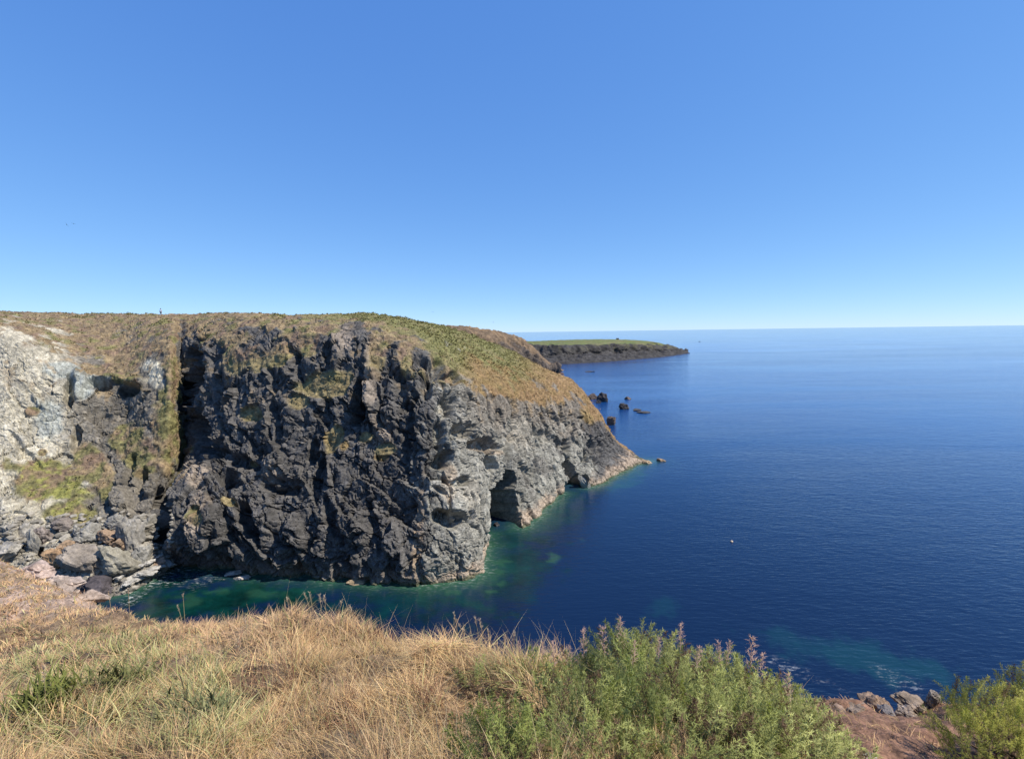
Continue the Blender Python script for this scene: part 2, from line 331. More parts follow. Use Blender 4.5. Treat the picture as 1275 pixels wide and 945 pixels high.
C = lerp(C, [0.30, 0.28, 0.23], sm(.15, .45, n1 + .3 * n2) * (px < 130) * .7)
WN = 0.8 * fbm(P / 2.5, 3, 45)
def paint(bl, colr, k=1.0):
    global C
    for b in bl: C = lerp(C, colr, k * sm(-0.1, 0.35, blob(*b)))
paint([(192,468,12,18,-8),(186,455,14,8)], [0.5, 0.46, 0.35], .9)
paint([(100,480,20,20),(75,460,24,12),(130,470,26,8),(60,520,20,30)], [0.30, 0.32, 0.29], .8)
paint([(463,470,9,50,-4),(475,540,14,26),(430,420,14,24),(245,590,20,18),(250,640,16,30),(340,590,18,16)], [0.26, 0.215, 0.17], .8)
paint([(522,650,7,60,4),(519,690,6,40),(560,600,10,30),(604,560,26,5,10)], [0.33, 0.25, 0.17], .6)
paint([(735,516,14,12,45),(410,545,9,9),(312,512,9,6),(475,570,9,5),(430,555,6,9)], [0.27, 0.18, 0.06], .7)
paint([(590,620,10,30),(650,540,10,26),(570,612,34,9,10)], [0.34, 0.31, 0.25], .6)
C *= (1 + 0.3 * (cid3 - 0.5) + 0.3 * (cid - .5) + .35 * (cid1 - .5) + 0.22 * n2 + 0.2 * n1)[:, None]
# lichen and soil stains, then the bleached tide band and the dark wet foot
C = lerp(C, [0.24, 0.17, 0.09], sm(.25, .6, n1 + .4 * n2) * sm(4.3, 5.9, row) * .7)
z = P2[:, 2]; tide = (1 - sm(1.0, 2.6, z + 1.2 * n1)) * sm(225, 300, px)
C = lerp(C, [0.37, 0.29, 0.215], tide * (0.3 + 0.6 * sm(525, 560, px)))
C = lerp(C, [0.075, 0.085, 0.045], (1 - sm(0.15, 0.6, z + .5 * n1)) * sm(225, 240, px) * .85)
C = lerp(C, [0.27, 0.25, 0.21], scree * .8)
C = lerp(C, [0.22, 0.19, 0.17], scree * sm(.0, .3, n1) * .7)
heath = np.tile([0.215, 0.16, 0.092], (len(P), 1))
heath = lerp(heath, [0.26, 0.195, 0.11], sm(-.1, .35, n1 + .5 * n3)); heath = lerp(heath, [0.18, 0.125, 0.085], sm(.05, .4, fbm(P / 2.4, 3, 75)))
greenness = sm(0, .35, fbm(P / 3.2, 3, 76) * .9 + .6 * gor + .35 * (py > 470) * (px < 260) - .12)
heath = lerp(heath, [0.14, 0.145, 0.05], greenness * .7)
paintv = sm(-.1, .3, blob(60, 605, 60, 40, 8)); heath = lerp(heath, [0.20, 0.20, 0.055], paintv * sm(-.3, .3, n2 + n1) * .85)
grn = sm(300, 430, px + 30 * n1) * sm(6.2, 6.6, row + .5 * n1 + .3 * sm(450, 520, px) - .25 * (1 - sm(330, 440, px))) * (1 - sm(650, 705, px + 20 * n1)); heath = lerp(heath, [0.155, 0.155, 0.058], grn * .7)
heath = lerp(heath, [0.23, 0.145, 0.065], np.maximum(sm(560, 600, px) * (1 - sm(6.25, 6.6, row + .4 * n1)), sm(620, 690, px)) * .75)
heath = lerp(heath, [.23, .19, .09], (row < 5.6) * (px > 250) * .7); heath *= (1 + .3 * n2)[:, None]
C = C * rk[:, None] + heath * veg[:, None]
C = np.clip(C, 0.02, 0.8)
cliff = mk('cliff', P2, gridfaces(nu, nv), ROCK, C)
tag(cliff, 'dark jagged sea cliff with heath on top, pale scree cove at one end and a cave', 'cliff', kind='structure'); cliff.data.polygons.foreach_set('use_smooth', np.zeros(len(cliff.data.polygons), bool))
GP = P2.reshape(nu, nv, 3); gpx, gpy = proj(P2)
print('cliff', nu, nv, round(time.time() - T0, 1))
front = np.where((row > 0.9) & (row < 4.6))[0]
def on_cliff(x, y):
    k = front[np.argmin((gpx[front] - x) ** 2 + (gpy[front] - y) ** 2)]; return P2[k]

# ------------------------------------------------------------------ blades (grass, heath): one numpy builder
def blades(B, L, Wd, az, lean, croot, ctip, curl=0.5, up=None):
    n = len(B); dirv = np.stack([np.cos(az), np.sin(az), np.zeros(n)], 1); sa = az + np.pi / 2 + rng.normal(0, .6, n)
    side = np.stack([np.cos(sa), np.sin(sa), np.zeros(n)], 1)
    V = []; CC = []
    for s, ww in ((0, 1.0), (0.4, .85), (0.75, .55), (1.0, 0)):
        h = L * np.cos(lean) * (s - curl * 0.45 * s * s); o = L * np.sin(lean) * (s * .5 + .5 * s * s) + L * curl * .3 * s * s
        c0 = B + dirv * o[:, None]; c0[:, 2] += h
        cc = croot * (1 - s) + ctip * s
        if ww: V += [c0 - side * (Wd * ww / 2)[:, None], c0 + side * (Wd * ww / 2)[:, None]]; CC += [cc, cc]
        else: V += [c0]; CC += [cc]
    V = np.stack(V, 1); CC = np.stack(CC, 1); k = np.arange(n)[:, None] * 7
    T = np.array([[0,1,3],[0,3,2],[2,3,5],[2,5,4],[4,5,6]])
    return V.reshape(-1, 3), (k[:, None] + T[None].reshape(1, 5, 3)).reshape(-1, 3), CC.reshape(-1, 3)
# heath tufts over the cliff top
cell = np.zeros(len(P)); area = np.linalg.norm(np.cross(np.gradient(GP, axis=0), np.gradient(GP, axis=1)), axis=2).ravel()
dist = np.linalg.norm(P2 - CAM, axis=1)
wgt = (veg > .5) * (row > .9) * (row < 7.15) * area / np.maximum(dist, 60) ** 1.0 * (gpx > -250) * (.35 + .65 * gor + .25 * greenness)
wgt = wgt * np.where(row > 6.7, 1.6, 1.0)
ntuft = 17000; idx = rng.choice(len(P), ntuft, p=wgt / wgt.sum())
B0 = P2[idx] + rng.normal(0, .25, (ntuft, 3)) * [1, 1, 0]; nb = 5
B = np.repeat(B0, nb, 0) + rng.normal(0, .12, (ntuft * nb, 3)) * [1, 1, .2]; B[:, 2] -= .06
gg = np.repeat(gor[idx], nb); cb = np.repeat(heath[idx], nb, 0) * rng.uniform(.9, 1.25, (ntuft * nb, 1))
L = rng.uniform(.15, .4, len(B)) * (1 + .25 * gg); 
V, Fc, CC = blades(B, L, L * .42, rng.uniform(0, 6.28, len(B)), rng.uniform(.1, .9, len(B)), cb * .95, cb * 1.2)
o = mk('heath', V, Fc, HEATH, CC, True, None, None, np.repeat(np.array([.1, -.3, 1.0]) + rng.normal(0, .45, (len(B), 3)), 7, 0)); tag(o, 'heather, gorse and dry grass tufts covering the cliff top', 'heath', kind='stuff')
print('heath', round(time.time() - T0, 1))

# ------------------------------------------------------------------ headlands behind
def headland(name, stations, seg, amp, cell_m, seed, step_px, rockc, vegc, vegc2, edge_row, label, back=(30, 60)):
    S = []
    for s in stations:
        r = [at_z(*s[0][:2])] + [at_d(*q) for q in s[1:]]
        low = r[0] + np.array([2.0, -4.0, 0]); low[2] = -4; bk = r[-1] + np.array([back[0], back[1], 0]); bk[2] = -5
        S.append([low] + r + [bk])
    S = np.array(S); Gh, vi = sheet(S, seg, step_px, 3.0, 160, (1, len(stations[0])))
    a, b = Gh.shape[:2]; p = Gh.reshape(-1, 3); rw = np.tile(vi, a); nb_ = gnormal(Gh).reshape(-1, 3)
    if (nb_[:, 1] * (rw < edge_row)).sum() > 0: nb_ = -nb_
    e = rw - edge_row + (.22 if name == 'headland' else .45) * fbm(p / (cell_m * 2.5), 4, seed) - 2.2 * sm(805, 850, proj(p)[0] + 25 * fbm(p / 30.0, 3, 77)) * (name == 'headland'); v = sm(-.1, .15, e); r_ = 1 - v
    pw = p * [1, 1, .35] + cell_m * .5 * np.stack([fbm(p / cell_m / 1.2, 3, seed + 1), fbm(p / cell_m / 1.2, 3, seed + 2), fbm(p / cell_m / 1.2, 3, seed + 3)], 1)
    f1, f2, c1 = worley(pw / (cell_m * 1.6), seed + 4); _, _, c2 = worley(pw / (cell_m * .5), seed + 5)
    dd = amp * (1.8 * ridged(p * [1, 1, .15] / (cell_m * 4), 3, seed + 6) + (c1 - .5) * 1.1 + .5 * (c2 - .5) + .4 * fbm(p / cell_m, 3, seed + 7)) - amp * .3
    dd = dd * r_ * (.3 + .7 * sm(.8, 2, rw)) * (1 - .6 * sm(edge_row - .7, edge_row, rw)) + v * (.4 * amp * fbm(p / cell_m, 4, seed + 8)) * (.5 if name == 'headland' else 1)
    p2 = p + nb_ * dd[:, None]
    na = fbm(p / cell_m, 4, seed + 9); nbb = fbm(p / (cell_m * 3), 3, seed + 10)
    cr = np.tile(rockc, (len(p), 1)) * (1 + .5 * na + .6 * (c2 - .5))[:, None]
    cv = lerp(np.tile(vegc, (len(p), 1)), vegc2, sm(-.15, .3, nbb + .4 * na)) * (1 + .35 * na)[:, None]
    cr = lerp(cr, np.array(vegc2) * .9, sm(.1, .5, na + nbb) * sm(edge_row - 1.0, edge_row, rw) * .7)
    cr = lerp(cr, [.035, .034, .036], 1 - sm(.8, 2.2, p2[:, 2] + na))
    cc = np.clip(cr * r_[:, None] + cv * v[:, None], .015, .8)
    o = mk(name, p2, gridfaces(a, b), ROCK_FAR, cc); tag(o, label, 'headland', kind='structure'); return p2.reshape(a, b, 3), vi
HB = [  # brown hill just behind the main ridge: waterline, mid, edge, ridge
 [(540,466,N_),(540,440,300),(540,418,310),(540,405,340)],
 [(575,466,N_),(575,445,315),(575,425,325),(578,406.5,350)],
 [(600,466,N_),(600,448,330),(602,432,345),(600,409.5,368)],
 [(625,465.5,N_),(625,450,360),(628,430,372),(622,413,385)],
 [(648,465,N_),(645,452,382),(640,430,392),(638,417,402)],
 [(665,464.5,N_),(660,455,395),(655,440,402),(651,422,412)],
 [(680,464,N_),(674,458,402),(668,447,408),(664,433,418)],
 [(688,463,N_),(684,460,408),(679,454,414),(675,445,420)],
 [(694,462.5,N_),(692,461.5,412),(689,460,418),(686,456,424)],
 [(699,462.3,N_),(698,462.2,416),(697,462,420),(696,461.8,426)],
]
headland('hill', HB, [3, 26, 30, 40, 10], 3.5, 4.0, 200, 0.9, [.085, .07, .058], [.14, .10, .065], [.18, .125, .075], 3.0, 'brown bracken hill dropping to dark rocks behind the main cliff', (25, 60))
HF = [  # far grassy headland: waterline, lower face, edge, top, crest
 [(630,452,N_),(630,445,600),(630,431,612),(630,428,660),(630,424,800)],
 [(665,453.5,N_),(665,446,575),(662,433,590),(664,430,640),(664,424.8,800)],
 [(690,453.5,N_),(690,446,575),(690,433.5,588),(690,429,640),(690,423.8,800)],
 [(705,453.2,N_),(704,446,582),(704,433.5,592),(702,428,650),(704,423.3,810)],
 [(730,452,N_),(729,445,600),(728,432.5,612),(726,427,670),(728,422.8,815)],
 [(755,450.5,N_),(754,443,620),(754,432,632),(752,427,690),(754,422.6,820)],
 [(778,448.5,N_),(777,442,645),(777,431.5,658),(776,427,710),(777,423,825)],
 [(800,446.5,N_),(800,440.5,672),(800,431.5,685),(800,427.5,730),(800,424.2,830)],
 [(815,445.3,N_),(815,441,695),(814,433,706),(813,429,745),(813,425.6,830)],
 [(832,443.4,N_),(832,441,722),(831,436,732),(830,432.6,760),(829,429.2,820)],
 [(845,441.6,N_),(845,440.4,752),(844,438,760),(843,436,785),(842,433.8,810)],
 [(853,440.2,N_),(853,439.8,785),(853,439.3,792),(852.6,438.8,800),(852,438,812)],
 [(857,439.8,N_),(857,439.7,795),(857,439.6,798),(856.6,439.5,803),(856,439.5,812)],
]
FH, fvi = headland('headland', HF, [3, 30, 40, 20, 40, 10], 2.8, 7.0, 300, 0.9, [.047, .044, .042], [.125, .15, .045], [.15, .14, .06], 3.28, 'long low grassy headland with dark cliffs across the bay', (60, 120))
print('headlands', round(time.time() - T0, 1))

# ------------------------------------------------------------------ sea
coast = GP[:, np.searchsorted(VI, 1.0)][:, :2]; cpx = proj(GP[:, np.searchsorted(VI, 1.0)])[0]
rad = np.concatenate([np.linspace(2, 46, 12), 46 + (140 - 46) * np.linspace(0.01, 1, 150), np.geomspace(143, 60000, 75)])
ang = np.concatenate([np.linspace(-50, 130, 620, endpoint=False), np.linspace(130, 310, 60)])
A = np.radians(ang); SP = np.zeros((len(rad), len(ang), 3)); SP[..., 0] = rad[:, None] * np.sin(A); SP[..., 1] = rad[:, None] * np.cos(A)
ang2 = None
S = SP.reshape(-1, 3); spx, spy = proj(S); inview = (S[:, 1] > 20) & (np.hypot(S[:, 0], S[:, 1]) < 260)
ds = np.full(len(S), 400.0); ii = np.where(inview)[0]
cs = coast[::4]
for k in range(0, len(ii), 4000):
    q = S[ii[k:k + 4000], :2]; ds[ii[k:k + 4000]] = np.sqrt(((q[:, None] - cs[None]) ** 2).sum(2).min(1))
wn = fbm(S / 9.0, 4, 81); wn2 = fbm(S / 3.0, 3, 82); wn3 = fbm(S / 1.1, 3, 83)
shal = np.exp(-np.maximum(ds, 0) / (1.2 + 1.1 * (spx > 520) )) * .9
WNs = wn
def sblob(cx, cy, rx, ry, ang=0):
    a = math.radians(ang); x = spx - cx; y = spy - cy; X = (x * math.cos(a) + y * math.sin(a)) / rx; Y = (-x * math.sin(a) + y * math.cos(a)) / ry
    return sm(0, .7, 1 - np.hypot(X, Y) + .7 * wn + .5 * wn2 + .35 * wn3) * (S[:, 1] > 15)
green = np.zeros(len(S))
for b, k in [((280,745,170,46,4),.95),((470,760,200,40,0),.6),((640,690,60,60,-30),.6),((690,640,60,26,-30),.4),((640,735,60,30,0),.35),((785,590,34,10,-25),.55),((430,730,120,18),.5)]:
    green = np.maximum(green, k * sblob(*b))
teal = np.zeros(len(S))
for b, k in [((1110,825,150,24,10),.5),((820,760,34,16,0),.3),((1000,800,80,16,14),.35),((785,600,30,8,-25),.5),((755,485,60,6),.1)]:
    teal = np.maximum(teal, k * sblob(*b))
bright = np.zeros(len(S))
for b, k in [((688,694,11,7,25),.5),((612,706,26,26,-30),.55),((585,728,40,10,-20),.5),((690,640,40,8,-38),.3),((270,735,30,8,-10),.35),((330,740,26,6),.3),((235,745,30,10),.3),((725,672,5,3),.15)]:
    bright = np.maximum(bright, k * sblob(*b))
foam = np.zeros(len(S))
for b, k in [((205,715,40,12,-32),1.0),((250,722,50,16,-10),.5),((1000,838,90,7,20),.4),((1130,850,40,10,25),.25),((295,716,22,6),.6),((165,742,22,8,-30),.9)]:
    foam = np.maximum(foam, k * sblob(*b))
foam = np.maximum(foam, .55 * np.exp(-ds / 0.9) * (.5 + .5 * (spx > 525)) * (spx > 240))
shal = np.maximum(shal, bright)
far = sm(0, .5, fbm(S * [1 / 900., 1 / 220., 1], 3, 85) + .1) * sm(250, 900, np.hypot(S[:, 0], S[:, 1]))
MW, n, b = newmat('sea_water')
def attr(nm): x = N(n, 'Attribute'); x.attribute_name = nm; return x.outputs['Fac']
def mixc(fac, c1, c2):
    x = N(n, 'Mix', data_type='RGBA'); n.links.new(fac, x.inputs[0])
    for v, k in ((c1, 6), (c2, 7)):
        if isinstance(v, tuple): x.inputs[k].default_value = (*v, 1)
        else: n.links.new(v, x.inputs[k])
    return x.outputs[2]
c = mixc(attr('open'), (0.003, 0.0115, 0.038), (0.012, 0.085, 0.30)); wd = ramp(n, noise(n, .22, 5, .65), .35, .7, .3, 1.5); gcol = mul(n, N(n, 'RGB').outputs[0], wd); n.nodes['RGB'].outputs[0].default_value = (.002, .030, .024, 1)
c = mixc(attr('green'), c, gcol); c = mixc(attr('teal'), c, (0.006, 0.050, 0.060)); c = mixc(attr('shallow'), c, (0.035, 0.105, 0.055))
fm = N(n, 'Math', operation='MULTIPLY'); n.links.new(attr('foam'), fm.inputs[0])
fn = ramp(n, noise(n, 1.1, 6, .72, mapping(n, (1, 2.4, 1), (0, 0, .5))), .52, .66); n.links.new(fn, fm.inputs[1])
c = mixc(fm.outputs[0], c, (.75, .78, .76)); n.links.new(c, b.inputs['Base Color'])
b.inputs['IOR'].default_value = 1.333; b.inputs['Roughness'].default_value = 0.09
wl = ramp(n, noise(n, 1.0, 3, .5, mapping(n, (.004, .016, 1), (0, 0, .35)), .6), .35, .68, .22, .8)
hs = None
for (sc, rot, k, det) in (((.22, .5, .3), .45, .5, 4), ((.55, 1.9, 1), .42, .46, 4), ((.02, .06, 1), .6, .8, 2)):
    nn = noise(n, 1.0, det, .55, mapping(n, sc, (0, 0, rot)), .3); x = N(n, 'Math', operation='MULTIPLY'); n.links.new(nn, x.inputs[0]); x.inputs[1].default_value = k
    if hs is None: hs = x.outputs[0]
    else:
        y = N(n, 'Math', operation='ADD'); n.links.new(hs, y.inputs[0]); n.links.new(x.outputs[0], y.inputs[1]); hs = y.outputs[0]
bp = N(n, 'Bump'); bp.inputs['Strength'].default_value = .5; bp.inputs['Distance'].default_value = .4; shn = ramp(n, attr("shelter"), 0, 1, 1, .5); wm_ = N(n, 'Math', operation='MULTIPLY'); n.links.new(wl, wm_.inputs[0]); n.links.new(shn, wm_.inputs[1]); n.links.new(wm_.outputs[0], bp.inputs['Distance']); n.links.new(hs, bp.inputs['Height']); n.links.new(bp.outputs[0], b.inputs['Normal'])
sf = gridfaces(len(rad), len(ang)); S[:, 2] = -0.0
sea = mk('sea', S, sf[:, ::-1], MW, None, True, None, dict(green=green, teal=teal, shallow=shal, foam=foam, shelter=1 - sm(10, 42, ds), open=.85 * sm(35, 300, np.hypot(S[:, 0], S[:, 1])) * (.75 + .5 * far))); tag(sea, 'calm blue sea, green in the sheltered cove', 'sea', kind='structure')  # pale sky reflection painted into the water colour, growing with distance from the camera
if sea.data.polygons[5000].normal.z < 0: sea.data.flip_normals()
print('sea', round(time.time() - T0, 1))

# ------------------------------------------------------------------ near hillside
RIM = [(-640,690,30),(-300,675,28),(-120,680,26),(0,704,22),(60,733,16.5),(150,776,10.5),(240,788,7.4),(300,786,6.2),(350,781,5.6),(430,789,5.1),(500,806,4.7),(600,816,4.4),(680,832,4.3),(800,852,4.3),(900,868,4.5),(1010,884,4.9),(1100,882,5.2),(1160,880,5.4),(1275,884,5.5),(1500,905,5.6),(1900,945,5.2)]
S = []
for (x, y, d_) in RIM:
    r = at_d(x, y, d_); a = np.array([r[0] * (0.95 if abs(r[0]) > 6 else 1.0) , -6.0, 0]); a[2] = 34.75 + (0.10 * a[0] if a[0] < 0 else -.02 * a[0])
    pts = []
    for t in (0, .2, .4, .6, .75, .88, 1.0):
        q = a + (r - a) * t; ss = t * t if x > 200 else t ** 1.5; q[2] = a[2] + (r[2] - a[2]) * ss; pts.append(q)
    out = np.array([0.0, 1.0]); 
    o1 = r + np.array([0, .8, -1.1]); o2 = r + np.array([0, 2.6, -5.0]); o3 = r + np.array([0, 6, -14.0]); o4 = np.array([r[0], r[1] + 12, -4.0])
    S.append(pts + [o1, o2, o3, o4])
S = np.array(S); HG, hvi = sheet(S, [6, 8, 16, 26, 28, 30, 36, 24, 12, 10, 8], 9.0, .5, 30, (3, 7))
a_, b_ = HG.shape[:2]; HP = HG.reshape(-1, 3); hrow = np.tile(hvi, a_)
hd = .22 * fbm(HP / 1.1, 3, 91) + .05 * fbm(HP / .3, 3, 92) + sm(7.0, 8.2, hrow) * 1.2 * fbm(HP / 2.5, 4, 93) + sm(8, 14, np.hypot(HP[:, 0], HP[:, 1])) * .5 * fbm(HP / 3.0, 4, 94)
near_edge = sm(6.4, 7, hrow) * (1 - sm(7, 7.5, hrow))
HP2 = HP.copy(); HP2[:, 2] += hd; hpx, hpy = proj(HP2)
k1 = fbm(HP / .9, 4, 95); k2 = fbm(HP / .2, 3, 96)
HC = lerp(np.tile([.21, .145, .08], (len(HP), 1)), [.13, .085, .05], sm(-.2, .4, k1)); HC = lerp(HC, [.20, .108, .07], sm(990, 1040, hpx) * .9)
HC = lerp(HC, [.36, .26, .19], (1 - sm(100, 190, hpx)) * sm(-.25, .25, k1 + .3 * fbm(HP / 2.5, 3, 97)) * sm(9, 13, HP[:, 1])); HC = lerp(HC, [.2, .19, .17], sm(7.1, 7.6, hrow)); HC *= (1 + .5 * k2)[:, None]
hill = mk('ground', HP2, gridfaces(a_, b_), SOIL, np.clip(HC, .02, .7)); tag(hill, 'grassy cliff-top slope under the viewpoint', 'ground', kind='structure')
HG2 = HP2.reshape(a_, b_, 3); hkeys = np.where((hrow > 1) & (hrow < 7.2))[0]
def on_hill(x, y):
    k = hkeys[np.argmin((hpx[hkeys] - x) ** 2 + (hpy[hkeys] - y) ** 2)]; return HP2[k]
from mathutils.kdtree import KDTree
gk = hkeys[np.hypot(HP2[hkeys, 0], HP2[hkeys, 1]) < 18]; KD = KDTree(len(gk))
for i_, q_ in enumerate(HP2[gk]): KD.insert((q_[0], q_[1], 0), i_)
KD.balance()
def ground_z(xy): return np.array([HP2[gk[KD.find((q[0], q[1], 0))[1]], 2] for q in xy])
# grass
ar = np.linalg.norm(np.cross(np.gradient(HG2, axis=0), np.gradient(HG2, axis=1)), axis=2).ravel(); hdist = np.linalg.norm(HP2 - CAM, axis=1)
vis = (hpx > -140) & (hpx < 1420) & (hpy < 1080) & (HP2[:, 1] > .6)
bare = sm(1000, 1050, hpx + 40 * k1) * .82
stony = (1 - sm(90, 180, hpx)) * sm(9, 12, HP2[:, 1]) * sm(-.1, .3, k1) * .75
cl_ = fbm(HP2 / .33, 3, 107) + .6 * fbm(HP2 / .9, 3, 108)
holes = np.maximum(sm(0, .6, 1 - np.hypot((hpx - 325) / 50, (hpy - 852) / 18) + .6 * cl_), sm(0, .6, 1 - np.hypot((hpx - 590) / 70, (hpy - 915) / 40) + .6 * cl_) * .6)
wg = (.25 + 1.5 * sm(-.25, .45, cl_)) * (1 - .8 * holes) * ar / hdist ** 1.55 * np.where(vis, 1, .05) * (hrow > 1) * (hrow < 7.25) * (1 - bare) * (1 - stony) * (hdist < 60)
def scatter(n, extra=None):
    ww = wg if extra is None else wg * extra
    k = rng.choice(len(HP2), n, p=ww / ww.sum()); u = k // b_; v = k % b_
    fu = rng.random(n)[:, None]; fv = rng.random(n)[:, None]; u1 = np.minimum(u + 1, a_ - 1); v1 = np.minimum(v + 1, b_ - 1)
    p = (HG2[u, v] * (1 - fu) + HG2[u1, v] * fu) * (1 - fv) + (HG2[u, v1] * (1 - fu) + HG2[u1, v1] * fu) * fv
    return p, k
patch = fbm(HP2 / 1.0, 3, 101); patch2 = fbm(HP2 / .45, 3, 102)
def hblob(cx, cy, rx, ry): return sm(0, .6, 1 - np.hypot((hpx - cx) / rx, (hpy - cy) / ry) + .6 * patch2)
greenp = np.zeros(len(HP2))
for b in [(150,815,110,40),(60,850,90,70),(200,870,140,50),(270,850,60,40),(60,930,120,40),(620,860,50,30),(230,920,100,40)]: greenp = np.maximum(greenp, hblob(*b))
redp = np.maximum(hblob(330,850,50,24), hblob(480,795,20,20) * .8); redp = np.maximum(redp, hblob(590,900,70,60) * .9); redp = np.maximum(redp, hblob(430,920,60,40) * .7)
n = 170000; B, k = scatter(n); dd = hdist[k]
typ = rng.random(n); far_ = sm(6, 14, dd)
straw = np.array([.74, .55, .28]); tan_ = np.array([.54, .345, .155]); pink = np.array([.56, .36, .21]); grn1 = np.array([.30, .30, .11]); grn2 = np.array([.44, .41, .19]); red = np.array([.17, .085, .05])
mixv = rng.random(n)[:, None]; cc = straw * mixv + tan_ * (1 - mixv)
cc = np.where((rng.random(n) < .25 + .3 * (dd > 6))[:, None], pink, cc)
isg = rng.random(n) < .05 + .5 * greenp[k]; cc = np.where(isg[:, None], np.where((rng.random(n) < .5)[:, None], grn1, grn2), cc)
isr = rng.random(n) < .05 + .55 * redp[k]; cc = np.where(isr[:, None], red * 1.2, cc)
cc *= rng.uniform(.65, 1.3, (n, 1)); cc *= (1.12 + .4 * patch[k] + .25 * patch2[k])[:, None]
L = rng.uniform(.10, .27, n) * (1 + .7 * patch2[k]) * (1 - .45 * sm(5.8, 6.6, hrow[k])) * (1 - .25 * far_); L[typ < .04] *= 1.3; L = np.where(hpx[k] > 1010, L * .42, L)
az = 2.6 + 1.3 * perlin(HP2[k] / .55, 103) * 2 + rng.normal(0, 1.1, n); lean = np.clip(rng.normal(1.08, .42, n) + .35 * patch[k], .05, 1.5)
Wd = rng.uniform(.0022, .0046, n) * np.maximum(1, dd / 4.0); Wd = np.where(isg, Wd * 1.5, Wd)
ls = rng.choice(n, 2200, replace=False); ls = ls[(hpx[k[ls]] < 990) & (dd[ls] < 7)]; L[ls] = rng.uniform(.32, .6, len(ls)); lean[ls] = rng.uniform(.4, 1.35, len(ls)); cc[ls] = np.array([.72, .56, .32]) * rng.uniform(.8, 1.15, (len(ls), 1)); Wd[ls] = rng.uniform(.002, .0034, len(ls))
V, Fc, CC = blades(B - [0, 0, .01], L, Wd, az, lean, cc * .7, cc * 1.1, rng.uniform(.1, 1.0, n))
gn = np.repeat(np.array([.1, -.15, 1.0]) + rng.normal(0, .5, (n, 3)), 7, 0)
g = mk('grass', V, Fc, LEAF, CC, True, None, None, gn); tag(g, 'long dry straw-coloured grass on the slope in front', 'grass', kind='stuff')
print('grass', round(time.time() - T0, 1))

# ------------------------------------------------------------------ rocks
bm = bmesh.new(); bmesh.ops.create_icosphere(bm, subdivisions=5, radius=1.0); bm.verts.ensure_lookup_table()
ICO = np.array([v.co[:] for v in bm.verts]); ICF = np.array([[v.index for v in f.verts] for f in bm.faces]); bm.free()
bm = bmesh.new(); bmesh.ops.create_icosphere(bm, subdivisions=4, radius=1.0)
ICO3 = np.array([v.co[:] for v in bm.verts]); ICF3 = np.array([[v.index for v in f.verts] for f in bm.faces]); bm.free()
def rock_shape(size, seed, planes=10, rot=(0, 0, 0), ico=None, rough=.10):
    D = ICO3 if ico is None else ico; r_ = np.random.default_rng(seed); nn_ = r_.normal(size=(planes, 3)); nn_ /= np.linalg.norm(nn_, axis=1)[:, None]
    dots = D @ nn_.T; off = r_.uniform(.5, .95, planes); rr = np.where(dots > .05, off / np.maximum(dots, .05), 9).min(1); rr = np.minimum(rr, 1.12)
    pts = D * rr[:, None]; _, _, c1, t1 = worley(pts * 1.7 + seed, seed, True); _, _, c2, t2 = worley(pts * 4.5 + seed, seed + 1, True)
    pts = D * (rr * (1 + rough * fbm(pts * 2.2 + seed, 4, seed) + .16 * (c1 - .5) + .16 * t1 + .06 * (c2 - .5) + .09 * t2))[:, None]
    pts = pts * np.asarray(size) / 2
    R = np.array(Matrix.Rotation(rot[2], 3, 'Z') @ Matrix.Rotation(rot[1], 3, 'Y') @ Matrix.Rotation(rot[0], 3, 'X')); return pts @ R.T
def boulder(name, label, cat, loc, size, colr, seed, rot=(0, 0, 0), group=None, planes=10, sink=.2, lichen=None, wet=False):
    pts = rock_shape(size, seed, planes, rot); pts[:, 2] -= pts[:, 2].min(); h = pts[:, 2].max(); pts[:, 2] -= h * sink
    q = pts + loc; a1 = fbm(q / (max(size) * .3), 3, seed); cc = np.tile(colr, (len(pts), 1)) * (1 + .55 * a1)[:, None]
    if lichen is not None: cc = lerp(cc, lichen, sm(0, .3, a1 + .6 * (pts[:, 2] / h - .4)) * .8)
    if wet: cc = lerp(cc, [.05, .05, .05], 1 - sm(.1, .4, q[:, 2] + .15 * a1))
    o = mk(name, pts, ICF3, ROCK_NEAR, np.clip(cc, .02, .8), False); o.location = [float(x) for x in loc]; return tag(o, label, cat, group)
def cliff_rock(label, x, y, wpx, hpx_, colr, seed, deep=.8, rot=(0, 0, 0), name='boulder', cat='boulder', **kw):
    b = on_cliff(x, y + hpx_ * .42); d_ = b[1]; wm = .86 * wpx * d_ / F; hm = .86 * hpx_ * d_ / F; colr = np.array(colr) * .6 + np.array([.22, .20, .165]) * .4 * (sum(colr) > .3) + np.array(colr) * .4 * (sum(colr) <= .3)
    p = at_d(x, y + hpx_ * .5, d_ - wm * deep * .15); p[2] = min(p[2], b[2] + .5)
    boulder(name, label, cat, p, (wm * 1.12, wm * deep * 1.1, hm * 1.3), colr, seed, rot, 'boulders fallen on the cove beach', sink=.26, **kw)
GRY = [.27, .265, .24]; PRP = [.16, .13, .12]; BRN = [.26, .155, .085]; OLV = [.25, .235, .18]
